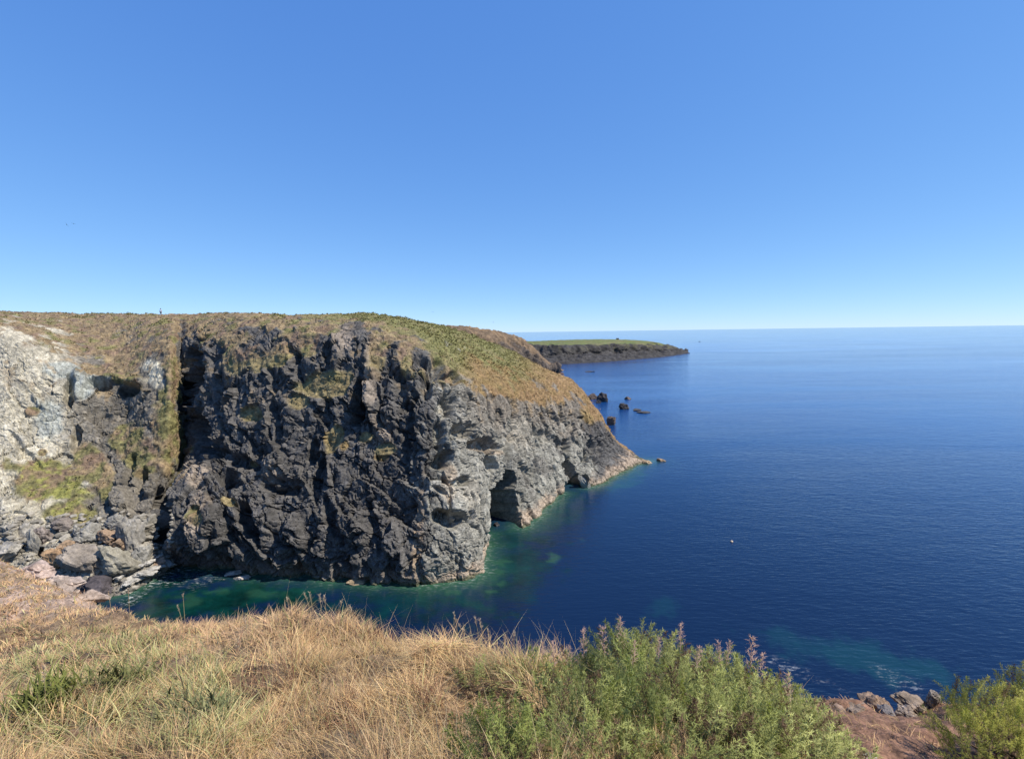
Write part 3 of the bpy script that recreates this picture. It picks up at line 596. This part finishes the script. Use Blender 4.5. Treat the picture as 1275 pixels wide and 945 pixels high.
for a in [('rusty brown boulder lying on a grey slab at the foot of the cove scree',136,664,30,17,BRN,11,.8,(0,.1,.3)),
          ('smaller rusty brown boulder just below the larger rusty one',147,675,20,15,BRN,12,.8,(.1,0,1)),
          ('flat dark purple boulder below the yellow-green scree patch',81,648,26,15,PRP,13,.8,(0,.1,0)),
          ('grey angular boulder between the flat purple boulder and the rusty boulders',113,659,25,23,GRY,14,.8,(0,.5,.4)),
          ('small pale boulder touching the grey angular boulder',97,655,14,16,GRY,15),
          ('small rounded grey stone under the small pale boulder',100,668,14,12,GRY,16),
          ('big olive grey slab tilted towards the water below the rusty boulders',145,692,54,32,OLV,17,.7,(0,.35,.2)),
          ('square grey block at the upper end of the shore slabs',180,687,22,26,GRY,18,.8,(0,.2,.6)),
          ('tall upright grey block against the shaded gully behind the beach',164,655,30,48,[.22,.21,.19],19,.8,(0,.1,.2)),
          ('narrow pale block leaning beside the tall upright block',186,650,17,28,[.24,.23,.2],20,.8,(0,.2,.5)),
          ('low wide grey rock above the rusty brown boulder',147,646,30,15,GRY,21),
          ('long sloping slab running down to the dark wet rock in the cove',98,690,60,34,[.24,.20,.165],22,.6,(0,.55,.2)),
          ('rock capped with orange lichen on the edge of the long sloping slab',70,691,32,22,[.36,.2,.08],23,.8,(0,.2,.3)),
          ('small orange-stained rock below the lichen-capped rock',80,678,24,14,[.33,.2,.1],24),
          ('dark purple wet rock at the water side of the cove beach',122,724,48,28,[.075,.065,.07],25,.8,(0,.2,.3)),
          ('reddish brown flat stone at the foot of the dark cliff by the beach',196,697,22,9,[.3,.19,.12],26),
          ('thin stone standing at the shaded cliff foot above the reddish flat stone',202,690,11,15,GRY,27),
          ('jagged pale rock beside the deep crack at the edge of the picture',32,662,26,30,[.33,.31,.27],28,.8,(0,.3,.1)),
          ('pale ribbed rock with a dark crack on either side',42,668,14,34,[.36,.34,.29],29,.8,(0,.1,.4)),
          ('pale blocky rock at the lowest part of the scree by the grass',12,680,34,26,[.36,.34,.3],30),
          ('purple grey knob on the upper end of the long sloping slab',54,662,22,22,[.2,.16,.15],31,.8,(0,.4,0))]:
    cliff_rock(*a)
k = 0
for (x, y, wp, hp, lb) in [(205,700,24,5,'pale flat slab nearest the dark cliff foot'),(190,706,26,6,'pale slab in the middle of the shore ledge'),(178,712,26,6,'flat slab below the middle shore slab'),(168,718,22,6,'flat grey slab close to the olive tilted slab'),
                           (213,702,16,4,'small pale slab at the outer tip of the shore ledge'),(160,724,20,6,'low slab where the white wash meets the beach'),(186,698,16,7,'little grey slab under the square grey block'),(150,716,16,6,'bleached white slab under the olive tilted slab'),
                           (198,692,14,5,'small slab tucked under the reddish flat stone'),(173,703,14,5,'short slab behind the middle shore slab')]:
    cliff_rock(lb, x, y, wp, hp, [.42, .41, .38], 50 + k, .9, (0, .12, .3 * k), name='shore_slab', cat='slab'); k += 1
for o in [o for o in COL.objects if o.name.startswith('shore_slab')]: o['group'] = 'flat slabs on the shore ledge'
def sea_rock(label, x, y, wpx, hpx_, colr, seed, deep=1.0, rot=(0, 0, 0), group='rocks standing in the sea', **kw):
    p = at_z(x, y, 0.0); d_ = np.linalg.norm(p - CAM) / np.linalg.norm(ray(x, y)); wm = wpx * d_ / F; hm = hpx_ * d_ / F
    boulder('sea_rock', label, 'rock', p, (wm * .75, wm * deep * .7, hm * 1.1), colr, seed, rot, group, sink=.33, **kw)
DK = [.06, .055, .055]
for a in [('pale flat slab awash in the cove near the foot of the dark cliff',291,714,26,4,[.42,.38,.33],70,.8),('lower pale slab awash beside the other flat slab',301,720,24,4,[.4,.36,.31],71,.8),
          ('tan rock ledge at the waterline under the dark cliff',440,726,36,6,[.32,.24,.15],72,.5),('dark brown low rock touching the back of the point',737,497,16,9,[.09,.07,.06],73),
          ('pointed dark rock beside the low brown rock off the point',750,500,16,14,DK,74),('round dark rock nearest the viewer among the outer rocks',776,509,15,11,DK,75),
          ('small brown rock farthest out of the outer rocks',782,497,12,5,[.1,.08,.07],76),('flat reef just showing beyond the round dark rock',792,511,14,2.5,DK,77),('thin reef awash to seaward of the outer rocks',800,513.5,22,1.6,DK,78),
          ('dark rock below the pointed rock close to the point',745,502,9,5,DK,79),('brown double rock against the seaward side of the point',762,529,14,16,[.13,.1,.08],80),('tan low rock just off the tip of the point',823,574,14,4.5,[.24,.17,.11],81),
          ('tan boulder joined to the last step of the point',803,576,22,7,[.3,.22,.14],82,.7),('far reddish rock in the bay under the brown hill',698,466,10,4,[.12,.08,.07],83),('thin far reef in front of the long headland',735,463,14,1.2,DK,84),
          ('leaning grey fin at the mouth of the second sea cave',727,607,16,24,[.24,.235,.21],85,.6,(0,-.5,0)),('flat thin rocks at the cave foot of the grey flank',618,654,12,5,DK,86)]:
    sea_rock(*a)
# small stones strewn over the scree: too many to count
pts = []; fcs = []; cls = []; base = 0
bm = bmesh.new(); bmesh.ops.create_icosphere(bm, subdivisions=1, radius=1.0); IC1 = np.array([v.co[:] for v in bm.verts]); IF1 = np.array([[v.index for v in f.verts] for f in bm.faces]); bm.free()
cand = np.where((row > 1.0) & (row < 3.0) & (gpx > -150) & (gpx < 215))[0]
for j in rng.choice(cand, 2600):
    sz = (rng.uniform(.12, .5) ** 1.3 if rng.random() < .8 else rng.uniform(.35, .85)) * np.array([1, 1, .6]) * rng.uniform(.6, 1.3, 3); q = IC1 * (1 + .5 * (rng.random((len(IC1), 1)) - .5)) * sz; q = q @ np.array(Matrix.Rotation(rng.uniform(0, 6.28), 3, 'Z'))
    pts.append(q + P2[j]); fcs.append(IF1 + base); base += len(q); cls.append(np.tile(np.array([.26, .24, .20]) * rng.uniform(.5, 1.35), (len(q), 1)))
o = mk('scree_stones', np.concatenate(pts), np.concatenate(fcs), ROCK_NEAR, np.concatenate(cls), False); tag(o, 'loose pale stones over the scree and beach', 'stones', kind='stuff')
# rocks on the rim of the near slope
for (x, y, wp, hp, d_, c_, sd_, rot, lb) in [(1062,880,44,26,5.1,[.25,.19,.145],90,(0,.2,.3),'grey-brown rock on the cliff edge nearest the big gorse bush'),(1088,872,40,24,5.3,[.26,.18,.125],91,(0,.1,.8),'tan rock on the cliff edge behind the grey-brown one'),
      (1105,887,24,18,5.0,[.17,.155,.15],92,(0,.4,.2),'dark angular rock in the middle of the cliff-edge rocks'),(1128,888,28,14,5.0,[.23,.185,.15],93,(0,.25,.1),'pale wedge-shaped rock in front of the long pale slab'),
      (1135,875,40,12,5.4,[.27,.21,.16],94,(0,.25,.2),'long pale slab on the cliff edge towards the small gorse bushes'),(1160,868,18,16,5.4,[.28,.24,.2],95,(0,0,.4),'small pale rock at the end of the cliff-edge rocks'),(1040,883,24,12,5.0,[.24,.17,.13],96,(0,.1,.4),'low brown rock half buried under the big gorse bush'),
      (1082,942,18,9,3.6,[.36,.31,.27],97,(0,.1,.4),'single small pale stone lying on the bare brown earth')]:
    p = at_d(x, y + hp * .45, d_); boulder('rock', lb, 'rock', p, (wp * d_ / F * 1.1, wp * d_ / F * .8, hp * d_ / F * 1.5), c_, sd_, rot, 'rocks on the near cliff edge', sink=.28)
for (x, y, wp, hp, c_, sd_, lb) in [(95,700,44,18,[.37,.3,.25],98,'pinkish rock outcrop at the far end of the dry grass slope'),(82,722,34,16,[.4,.32,.26],99,'pale outcrop with yellow lichen above the dry grass'),(118,740,30,10,[.36,.28,.22],100,'low pinkish stone sunk in the far grass'),(50,708,36,12,[.38,.29,.24],101,'bare tan outcrop beside the worn path')]:
    p = on_hill(x, y + hp * .3); d_ = p[1]; boulder('outcrop', lb, 'rock', p, (wp * d_ / F * 1.2, wp * d_ / F * .9, hp * d_ / F * 1.6), c_, sd_, (0, .1, .2), 'outcrops on the worn slope', sink=.35)
print('rocks', round(time.time() - T0, 1))

# ------------------------------------------------------------------ gorse
def sprig_template(seed, side=18, spines=9, L=1.0):
    r_ = np.random.default_rng(seed); V = []; Fc = []; tcol = []
    def tri(a, b, c_, k): i = len(V); V.extend([a, b, c_]); Fc.append([i, i + 1, i + 2]); tcol.extend([k[0], k[0], k[1]])
    def spike(p, dr, ln, wd, k):
        s = np.cross(dr, r_.normal(size=3)); s /= np.linalg.norm(s) + 1e-9; tri(p - s * wd, p + s * wd, p + dr * ln, k)
    bend = r_.normal(0, .12, 2)
    for s in range(side):
        t = .12 + .88 * s / side; p = np.array([bend[0] * t * t, bend[1] * t * t, t]); a = s * 2.4 + r_.uniform(-.4, .4); ln = (.20 * (1 - .55 * t) + .03) * r_.uniform(.8, 1.25)
        d0 = np.array([math.cos(a), math.sin(a), .75 + .5 * t]); d0 /= np.linalg.norm(d0)
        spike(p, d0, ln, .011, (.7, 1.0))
        for q in range(spines):
            pp = p + d0 * ln * (.15 + .8 * q / spines); dr = d0 * .7 + r_.normal(0, .6, 3); dr /= np.linalg.norm(dr); spike(pp, dr, r_.uniform(.07, .13), .0075, (.75, 1.15))
    for q in range(8):
        dr = np.array([bend[0] * 2, bend[1] * 2, 1]) + r_.normal(0, .4, 3); dr /= np.linalg.norm(dr); spike(np.array([bend[0], bend[1], 1]) - dr * .06, dr, .12, .013, (.8, 1.2))
    a0 = np.zeros(3); a1 = np.array([bend[0], bend[1], 1.0])
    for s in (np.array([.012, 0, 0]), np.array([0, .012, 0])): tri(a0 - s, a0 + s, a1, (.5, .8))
    return np.array(V), np.array(Fc), np.array(tcol)
TPL = [sprig_template(k) for k in range(6)]
def put_sprigs(pos, dirs, ln, cols, nrm=None):
    VV = []; FF = []; CC = []; NN = []; base = 0; nrm = dirs if nrm is None else nrm
    for k, (V, Fc, tc) in enumerate(TPL):
        ii = np.where(np.arange(len(pos)) % len(TPL) == k)[0]
        if not len(ii): continue
        w_ = dirs[ii]; h = np.cross(w_, rng.normal(size=(len(ii), 3))); h /= np.linalg.norm(h, axis=1)[:, None]; g_ = np.cross(w_, h)
        X = pos[ii][:, None] + ln[ii][:, None, None] * (V[None, :, 0:1] * h[:, None] + V[None, :, 1:2] * g_[:, None] + V[None, :, 2:3] * w_[:, None])
        VV.append(X.reshape(-1, 3)); FF.append((Fc[None] + (np.arange(len(ii)) * len(V))[:, None, None] + base).reshape(-1, 3)); base += len(ii) * len(V)
        CC.append((cols[ii][:, None] * tc[None, :, None]).reshape(-1, 3)); NN.append((nrm[ii][:, None] + np.repeat(rng.normal(0, .4, (len(ii), len(V) // 3, 3)), 3, 1)).reshape(-1, 3))
    return np.concatenate(VV), np.concatenate(FF), np.concatenate(CC), np.concatenate(NN)
def tube(path, r0, r1, sides=5):
    path = np.array(path); n_ = len(path); V = []
    for i, p in enumerate(path):
        t = path[min(i + 1, n_ - 1)] - path[max(i - 1, 0)]; t = t / (np.linalg.norm(t) + 1e-9); s = np.cross(t, [.31, .77, .55]); s /= np.linalg.norm(s); q = np.cross(t, s); r = r0 + (r1 - r0) * i / (n_ - 1)
        V += [p + r * (math.cos(a) * s + math.sin(a) * q) for a in np.linspace(0, 2 * math.pi, sides, endpoint=False)]
    return np.array(V), np.array([[i * sides + j, i * sides + (j + 1) % sides, (i + 1) * sides + (j + 1) % sides, (i + 1) * sides + j] for i in range(n_ - 1) for j in range(sides)])
def gorse(label, lobes, nspr, c1, c2, ln=(.13, .22), ndead=0, group='gorse bushes on the near slope', deadpos=(), lean=(0, 0, 0)):
    """lobes: (centre, radii); sprigs start under the lobes' shells and point outwards and up."""
    root = lobes[0][0].copy(); root[2] = ground_z(root[None, :2])[0]
    e = empty('gorse_bush', root, label, 'bush', group); pos = []; dr = []; rad_ = []; wts = np.array([l[1][0] * l[1][2] + l[1][1] * l[1][2] + l[1][0] * l[1][1] for l in lobes]); wts /= wts.sum()
    for (c_, r_), wt in zip(lobes, wts):
        n_ = int(nspr * wt); v = rng.normal(size=(n_ * 2, 3)); v /= np.linalg.norm(v, axis=1)[:, None]; v = v[v[:, 2] > -.45][:n_]; f = rng.uniform(.62, 1.0, len(v)) ** .7
        lump = 1 + .22 * perlin(v * 2.6 + c_, 5) + .12 * perlin(v * 6 + c_, 6)
        p = c_ + v * r_ * (f * lump)[:, None]; d_ = v / np.asarray(r_) * min(r_) + [0, 0, .28] + np.asarray(lean) + rng.normal(0, .30, v.shape); d_ /= np.linalg.norm(d_, axis=1)[:, None]
        pos.append(p); dr.append(d_); rad_.append(v + [0, 0, .35])
    pos = np.concatenate(pos); dr = np.concatenate(dr); gz = ground_z(pos[:, :2]); ok = pos[:, 2] > gz - .05; pos = pos[ok]; dr = dr[ok]; rad_ = np.concatenate(rad_)[ok]; n_ = len(pos)
    mixv = np.clip(.5 + .9 * perlin(pos * 3.0, 8) + rng.normal(0, .2, n_), 0, 1)[:, None]; cols = np.array(c1) * mixv + np.array(c2) * (1 - mixv); cols = cols * rng.uniform(.8, 1.4, (n_, 1))
    br = rng.random(n_) < .10 + .15 * (perlin(pos * 4.0, 9) > .15); cols = np.where(br[:, None], np.array([.24, .16, .10]) * rng.uniform(.6, 1.2, (n_, 1)), cols)
    yl = rng.random(n_) < .05; cols = np.where(yl[:, None], np.array([.30, .36, .05]), cols)
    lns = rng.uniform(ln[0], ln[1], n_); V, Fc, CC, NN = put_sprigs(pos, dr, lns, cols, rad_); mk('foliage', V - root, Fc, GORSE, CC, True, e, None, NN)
    SV = []; SF = []; b0 = 0
    for j in range(60):
        i = rng.integers(n_); a = root + rng.normal(0, .12, 3) * [1.2, 1, 0]; c_ = lobes[rng.integers(len(lobes))][0]; mid = (a + pos[i]) / 2 + rng.normal(0, .1, 3)
        a = np.array([c_[0], c_[1], 0]) + rng.normal(0, .15, 3) * [1, 1, 0]; a[2] = ground_z(a[None, :2])[0] - .02; mid = (a + pos[i]) / 2 + rng.normal(0, .08, 3)
        tt = np.linspace(0, 1, 6)[:, None]; V, Fc = tube((1 - tt) ** 2 * a + 2 * tt * (1 - tt) * mid + tt ** 2 * pos[i], .011, .004); SV.append(V); SF.append(Fc + b0); b0 += len(V)
    SV = np.concatenate(SV); mk('stem', SV - root, np.concatenate(SF), TWIG, np.tile([.13, .09, .06], (len(SV), 1)), True, e)
    for (x, y, d_, hh) in deadpos:
        p = at_d(x, y, d_); V, Fc, CC, NN = put_sprigs(np.array([p - [0, 0, hh * 1.3]]), np.array([[rng.normal(0, .12), 0, 1.0]]), np.array([hh * 1.35]), np.array([[.62, .44, .36]]))
        mk('dead_sprig', V - root, Fc, GORSE, CC, True, e, None, NN * .3 + [0, 0, 1])
    return e
def lb(px_, py_, d_, r): return (at_d(px_, py_, d_), r)
G1 = [.50, .52, .205]; G2 = [.33, .375, .12]
gorse('large bushy green gorse at the middle of the slope, dead brown shoots on top', [lb(800,886,3.5,(.50,.5,.40)),lb(905,912,3.5,(.50,.5,.34)),lb(735,912,3.4,(.36,.4,.32)),lb(970,938,3.4,(.40,.42,.28)),lb(850,950,2.7,(.55,.45,.30)),lb(720,955,2.6,(.32,.35,.24)),lb(980,975,2.6,(.42,.4,.22))],
      2400, G1, G2, (.16, .27), deadpos=[(775,772,3.7,.22),(690,800,3.6,.18),(727,785,3.6,.18),(752,782,3.6,.2),(848,778,3.6,.16),(898,800,3.6,.16),(905,800,3.7,.15),(935,795,3.6,.22),(948,815,3.6,.17),(983,840,3.5,.2),(820,795,3.4,.12),(958,900,3.0,.2),(868,806,3.3,.14),(788,800,3.3,.15),(1025,888,3.4,.15)])
gorse('small low gorse clump in dry grass beside the large gorse bush', [lb(630,884,3.5,(.24,.2,.15)),lb(668,868,3.6,(.2,.2,.15)),lb(592,872,3.5,(.14,.12,.10))], 200, G1, [.34, .39, .13], (.16, .24), deadpos=[(648,800,3.9,.14),(676,800,3.9,.15),(706,806,3.8,.15)])
gorse('low bright green gorse tuft at the bottom below the small gorse clump', [lb(628,955,2.5,(.2,.2,.14))], 110, [.46, .5, .16], [.32, .37, .11], (.16, .24))
gorse('upper gorse bush on the brink with tips swept seaward', [lb(1258,908,4.7,(.62,.5,.25)),lb(1335,900,4.8,(.6,.6,.33))], 900, [.52, .51, .14], [.38, .39, .09], (.13, .21), lean=(.6, 0, 0))
gorse('lower rounded yellow-green gorse bush casting shade on the bare earth', [lb(1245,953,3.6,(.38,.4,.23)),lb(1320,950,3.6,(.5,.45,.30))], 850, [.55, .54, .13], [.40, .41, .085], (.11, .18), lean=(.3, 0, 0))
# young green leafy plants in the grass
def herb(label, x, y, d_, wid, hgt, nl, c1):
    p = at_d(x, y, d_); p[2] = ground_z(p[None, :2])[0]; e = empty('leafy_plant', p, label, 'plant', 'green plants in the dry grass')
    B = np.zeros((nl, 3)); B[:, :2] = rng.normal(0, wid * .3, (nl, 2)); cc = np.array(c1) * rng.uniform(.6, 1.4, (nl, 1)); B[:, 2] = ground_z(B[:, :2] + p[:2]) - p[2] + rng.uniform(0, .12, nl)
    V, Fc, CC = blades(B, rng.uniform(.5, 1.1, nl) * hgt, rng.uniform(.008, .02, nl), rng.uniform(0, 6.28, nl), rng.uniform(.1, 1.0, nl), cc * .7, cc, rng.uniform(.2, 1, nl)); mk('foliage', V, Fc, HEATH, CC * [1.1, .9, .9], True, e, None, np.repeat(np.array([.1, -.2, 1.0]) + rng.normal(0, .4, (nl, 3)), 7, 0))
herb('dark feathery green plant by the edge of the picture in tall pale grass', 48, 812, 3.6, .34, .26, 260, [.15, .2, .05]); herb('spreading green herb in the grass below the cove', 150, 805, 4.0, .44, .2, 260, [.16, .2, .07])
herb('grey-green leafy clump in dry grass in front of the bare patch', 265, 862, 3.2, .30, .15, 150, [.17, .22, .10]); herb('bright yellow-green leaf tuft near the bottom of the grass', 112, 918, 2.35, .06, .10, 40, [.42, .46, .06])
herb('pale green wispy plant under the far grass brow', 190, 850, 3.3, .35, .15, 130, [.19, .23, .10])
# seed stalks standing above the brow
STK = [(228,742,6.6,.20),(222,757,6.4,.12),(358,748,5.4,.14),(380,742,5.2,.2),(386,741,5.1,.21),(398,744,5.0,.18),(404,745,5.1,.2),(425,751,4.9,.15),(436,757,4.9,.12),(566,768,4.3,.13),(592,772,4.2,.19),(598,776,4.2,.16),(574,782,4.2,.1),(608,788,4.2,.1),(55,838,2.7,.25),(305,775,4.0,.22),(296,800,3.6,.25),(160,735,8.0,.18),(135,738,9.0,.2),(628,795,4.0,.16),(640,792,4.0,.14)]
SM = [('pale feathery seed head bending over the green cove water',), ]
places = ['over the beach wash', 'low over the wash', 'left of the paired stalks', 'first of the paired stalks over green water', 'second of the paired stalks over green water', 'first of the next pair over green water', 'second of the next pair over green water', 'where the brow starts to fall', 'short one on the falling brow', 'tallest before the small gorse clump, over dark water', 'bent beside the tallest dark-water stalk', 'short one beside the bent stalk', 'very short on the lower brow', 'close to the gorse clump on the lower brow', 'long and thin near the dark feathery plant', 'upright before the bare brown patch', 'long one above the grey-green clump', 'on the far brow over the dark wet rock', 'on the far brow beside the outcrop', 'reddish by the gorse shoots', 'short and reddish by the gorse shoots']
for (x, y, d_, hh), pl in zip(STK, places):
    top = at_d(x, y, d_); bs = top - [rng.normal(0, .04), 0, 0]; bs[2] = ground_z(bs[None, :2])[0]; bs[2] = min(bs[2], top[2] - hh)
    e = empty('grass_stalk', bs, 'dry grass seed stalk standing up, ' + pl, 'grass stalk', 'seed stalks above the grass'); tt = np.linspace(0, 1, 7)[:, None]; mid = (bs + top) / 2 + [rng.normal(0, .03), 0, .03]; path = (1 - tt) ** 2 * bs + 2 * tt * (1 - tt) * mid + tt ** 2 * top
    V, Fc = tube(path - bs, .0028 * d_ / 4, .0018 * d_ / 4, 4); mk('stem', V, Fc, LEAF, np.tile([.5, .38, .22], (len(V), 1)), True, e)
    nl = 36; s = rng.random(nl); B = top - bs + np.outer(s - .6, (top - path[-2]) / np.linalg.norm(top - path[-2])) * .09
    V, Fc, CC = blades(B, np.full(nl, .028), np.full(nl, .005 * d_ / 4), rng.uniform(0, 6.28, nl), rng.uniform(.2, .8, nl), np.tile([.5, .38, .26], (nl, 1)), np.tile([.62, .5, .36], (nl, 1))); mk('seed_head', V, Fc, LEAF, CC, False, e)
print('plants', round(time.time() - T0, 1))

# ------------------------------------------------------------------ birds, person, hut, boat, float
DARK = plain_mat('dark_feathers', (.03, .03, .035)); 
def bird(label, x, y, d_, span, bank, yaw):
    p = at_d(x, y, d_); e = empty('bird', p, label, 'bird', 'birds in flight'); e.rotation_euler = (0, bank, yaw)
    bm = bmesh.new(); bmesh.ops.create_uvsphere(bm, u_segments=10, v_segments=8, radius=1.0); V = np.array([v.co[:] for v in bm.verts]); Fc = [[v.index for v in f.verts] for f in bm.faces]; bm.free()
    tp = 1 - .55 * np.abs(V[:, 1]) ** 2 * (V[:, 1] < 0) ; V = V * [span * .065, span * .22, span * .06] * np.stack([tp, np.ones(len(V)), tp], 1); V[:, 2] += span * .02 * (V[:, 1] > span * .15)
    me = bpy.data.meshes.new('body'); me.from_pydata(V.tolist(), [], Fc); me.materials.append(DARK); o = bpy.data.objects.new('body', me); COL.objects.link(o); o.parent = e
    for s in (-1, 1):
        L_ = []; 
        for k, (xx, yy, ch, zz) in enumerate([(.04, .04, .20, 0), (.2, .07, .17, .07), (.36, .02, .12, .09), (.5, -.07, .02, .05)]):
            L_ += [(s * xx * span, (yy + ch / 2) * span, zz * span + .012 * span), (s * xx * span, (yy - ch / 2) * span, zz * span), (s * xx * span, yy * span, zz * span - .01 * span)]
        fs = []
        for k in range(3):
            a = k * 3
            for q in range(3): fs.append([a + q, a + (q + 1) % 3, a + 3 + (q + 1) % 3, a + 3 + q])
        mk('wing', np.array(L_), np.array(fs), DARK, None, True, e)
    mk('tail', np.array([(-.03, -.2, 0), (.03, -.2, 0), (.06, -.32, 0), (-.06, -.32, 0), (-.03, -.2, .012), (.03, -.2, .012), (.06, -.32, .006), (-.06, -.32, .006)]) * span, np.array([[3, 2, 1, 0], [4, 5, 6, 7], [0, 1, 5, 4], [1, 2, 6, 5], [2, 3, 7, 6], [3, 0, 4, 7]]), DARK, None, False, e)
bird('dark bird banking steeply, first of the pair high in the sky', 83, 280, 90, .75, 1.1, .9); bird('gliding bird with level wings, second of the pair high in the sky', 91.5, 278.7, 95, .75, .25, 0.3)
bird('tiny bird low over the green ridge of the cliff', 539, 388.5, 140, .8, .2, .4); bird('tiny bird above the brown hill', 614, 401.5, 200, .9, -.2, 1.0)

def person(x, y_feet, d_, hgt):
    k = np.argmin((gpx - x) ** 2 + (gpy - y_feet) ** 2 + 1e6 * (np.abs(row - 7) > .35)); p = P2[k].copy(); d_ = p[1]; s = hgt / 1.75
    e = empty('person', p, 'walker in pale blue top and dark shorts standing on the skyline', 'person')
    J = [(0,0,.95),(0,0,1.15),(0,-.01,1.38),(0,0,1.5),(0,.01,1.62),(0,.0,1.72),(-.1,0,.88),(-.11,.02,.5),(-.11,.0,.08),(-.11,-.14,.03),(.1,0,.88),(.13,-.03,.5),(.14,.03,.08),(.14,-.12,.03),(-.19,0,1.4),(-.25,.02,1.12),(-.24,-.08,.88),(-.24,-.1,.8),(.19,0,1.4),(.25,.02,1.12),(.24,-.08,.88),(.24,-.1,.8)]
    E = [(0,1),(1,2),(2,3),(3,4),(4,5),(0,6),(6,7),(7,8),(8,9),(0,10),(10,11),(11,12),(12,13),(2,14),(14,15),(15,16),(16,17),(2,18),(18,19),(19,20),(20,21)]
    Rr = [.14,.13,.15,.06,.09,.07,.085,.06,.04,.03,.085,.06,.04,.03,.06,.045,.032,.03,.06,.045,.032,.03]
    me = bpy.data.meshes.new('body'); me.from_pydata([tuple(c * s for c in j) for j in J], E, []); o = bpy.data.objects.new('body', me); COL.objects.link(o); o.parent = e; me.materials.append(plain_mat('skin', (.45, .28, .2)))
    md = o.modifiers.new('skin', 'SKIN'); 
    for i, v in enumerate(me.skin_vertices[0].data): v.radius = (Rr[i] * s, Rr[i] * s * .85); v.use_root = i == 0
    o.modifiers.new('sub', 'SUBSURF').levels = 1; o.modifiers['sub'].render_levels = 1
    def ring(name, rings, mat):
        V = []; Fc = []; m_ = 12
        for (cx, cy, cz, rx, ry) in rings: V += [((cx + rx * math.cos(a)) * s, (cy + ry * math.sin(a)) * s, cz * s) for a in np.linspace(0, 2 * math.pi, m_, endpoint=False)]
        for i in range(len(rings) - 1): Fc += [[i * m_ + j, i * m_ + (j + 1) % m_, (i + 1) * m_ + (j + 1) % m_, (i + 1) * m_ + j] for j in range(m_)]
        mk(name, np.array(V), np.array(Fc), mat, None, True, e)
    ring('shirt', [(0,0,.92,.18,.14),(0,0,1.1,.17,.14),(0,0,1.35,.215,.16),(0,0,1.45,.16,.11),(0,0,1.5,.075,.075)], plain_mat('pale_blue_cloth', (.45, .55, .68)))
    ring('shorts', [(-.09,0,.55,.1,.1),(-.09,0,.75,.115,.115),(-.06,0,.93,.15,.14)], plain_mat('dark_cloth', (.03, .03, .045))); ring('shorts', [(.1,0,.55,.1,.1),(.09,0,.75,.115,.115),(.06,0,.93,.15,.14)], bpy.data.materials['dark_cloth'])
    ring('hair', [(0,.02,1.6,.105,.11),(0,.02,1.7,.11,.115),(0,.02,1.78,.08,.085),(0,.02,1.815,.01,.01)], plain_mat('dark_hair', (.025, .02, .018)))
person(200.5, 393, 132, 1.8)
# little hut on the far headland
k = np.argmin(((np.array(proj(FH.reshape(-1, 3))).T - [769, 422.8]) ** 2).sum(1)); p = FH.reshape(-1, 3)[k]
e = empty('hut', p, 'tiny dark hut on the skyline of the far grassy headland', 'hut'); HM = plain_mat('dark_stone', (.06, .055, .05)); HR = plain_mat('slate', (.04, .04, .045))
V = np.array([(-2, -1.5, -1), (2, -1.5, -1), (2, 1.5, -1), (-2, 1.5, -1), (-2, -1.5, 1.5), (2, -1.5, 1.5), (2, 1.5, 1.5), (-2, 1.5, 1.5)]); mk('wall', V, np.array([[0, 1, 5, 4], [1, 2, 6, 5], [2, 3, 7, 6], [3, 0, 4, 7]]), HM, None, False, e)
V = np.array([(-2.2, -1.7, 1.4), (2.2, -1.7, 1.4), (2.2, 1.7, 1.4), (-2.2, 1.7, 1.4), (-2.2, 0, 2.4), (2.2, 0, 2.4)]); mk('roof', V, np.array([[0, 1, 5, 4], [2, 3, 4, 5]]), HR, None, False, e)
# small boat far out
p = at_z(871, 425.5, 0); e = empty('boat', p, 'tiny dark boat far out on the pale sea past the headland', 'boat'); e.scale = (.55, .55, .55); BM_ = plain_mat('dark_hull', (.05, .05, .06)); BW = plain_mat('white_paint', (.6, .6, .58))
V = []; 
for (yy, wd, zk) in ((-4.5, 1.1, .5), (-1, 1.4, .4), (2.5, 1.2, .5), (5, .05, .9)): V += [(yy, -wd, 1.0 + zk * .4), (yy, -wd * .6, -.2), (yy, wd * .6, -.2), (yy, wd, 1.0 + zk * .4)]
Fc = [[i * 4 + j, i * 4 + j + 1, i * 4 + j + 5, i * 4 + j + 4] for i in range(3) for j in range(3)] + [[0, 1, 2, 3]] + [[i * 4 + 3, i * 4, i * 4 + 4, i * 4 + 7] for i in range(3)]
mk('hull', np.array(V), np.array(Fc), BM_, None, False, e)
V = np.array([(-2, -.9, 1), (1, -.9, 1), (1, .9, 1), (-2, .9, 1), (-1.8, -.8, 2.9), (.5, -.8, 2.9), (.5, .8, 2.9), (-1.8, .8, 2.9)]); mk('cabin', V, np.array([[0, 1, 5, 4], [1, 2, 6, 5], [2, 3, 7, 6], [3, 0, 4, 7], [4, 5, 6, 7]]), BW, None, False, e)
# fishing float on the near water
p = at_z(911, 674.5, 0); e = empty('buoy', p, 'small dull yellowish float on the dark blue water', 'buoy')
V = ICO3 * [.24, .24, .2]; V[:, 2] += .05; mk('float', V, ICF3, plain_mat('pink_white_plastic', (.5, .40, .27), .5), None, True, e); V, Fc = tube([(0, 0, .3), (0.02, 0, .36), (.03, 0, .42)], .03, .02, 6); mk('pole', V, Fc, BW, None, True, e)
print('done', round(time.time() - T0, 1), sum(len(o.data.polygons) for o in COL.objects if o.type == 'MESH'))
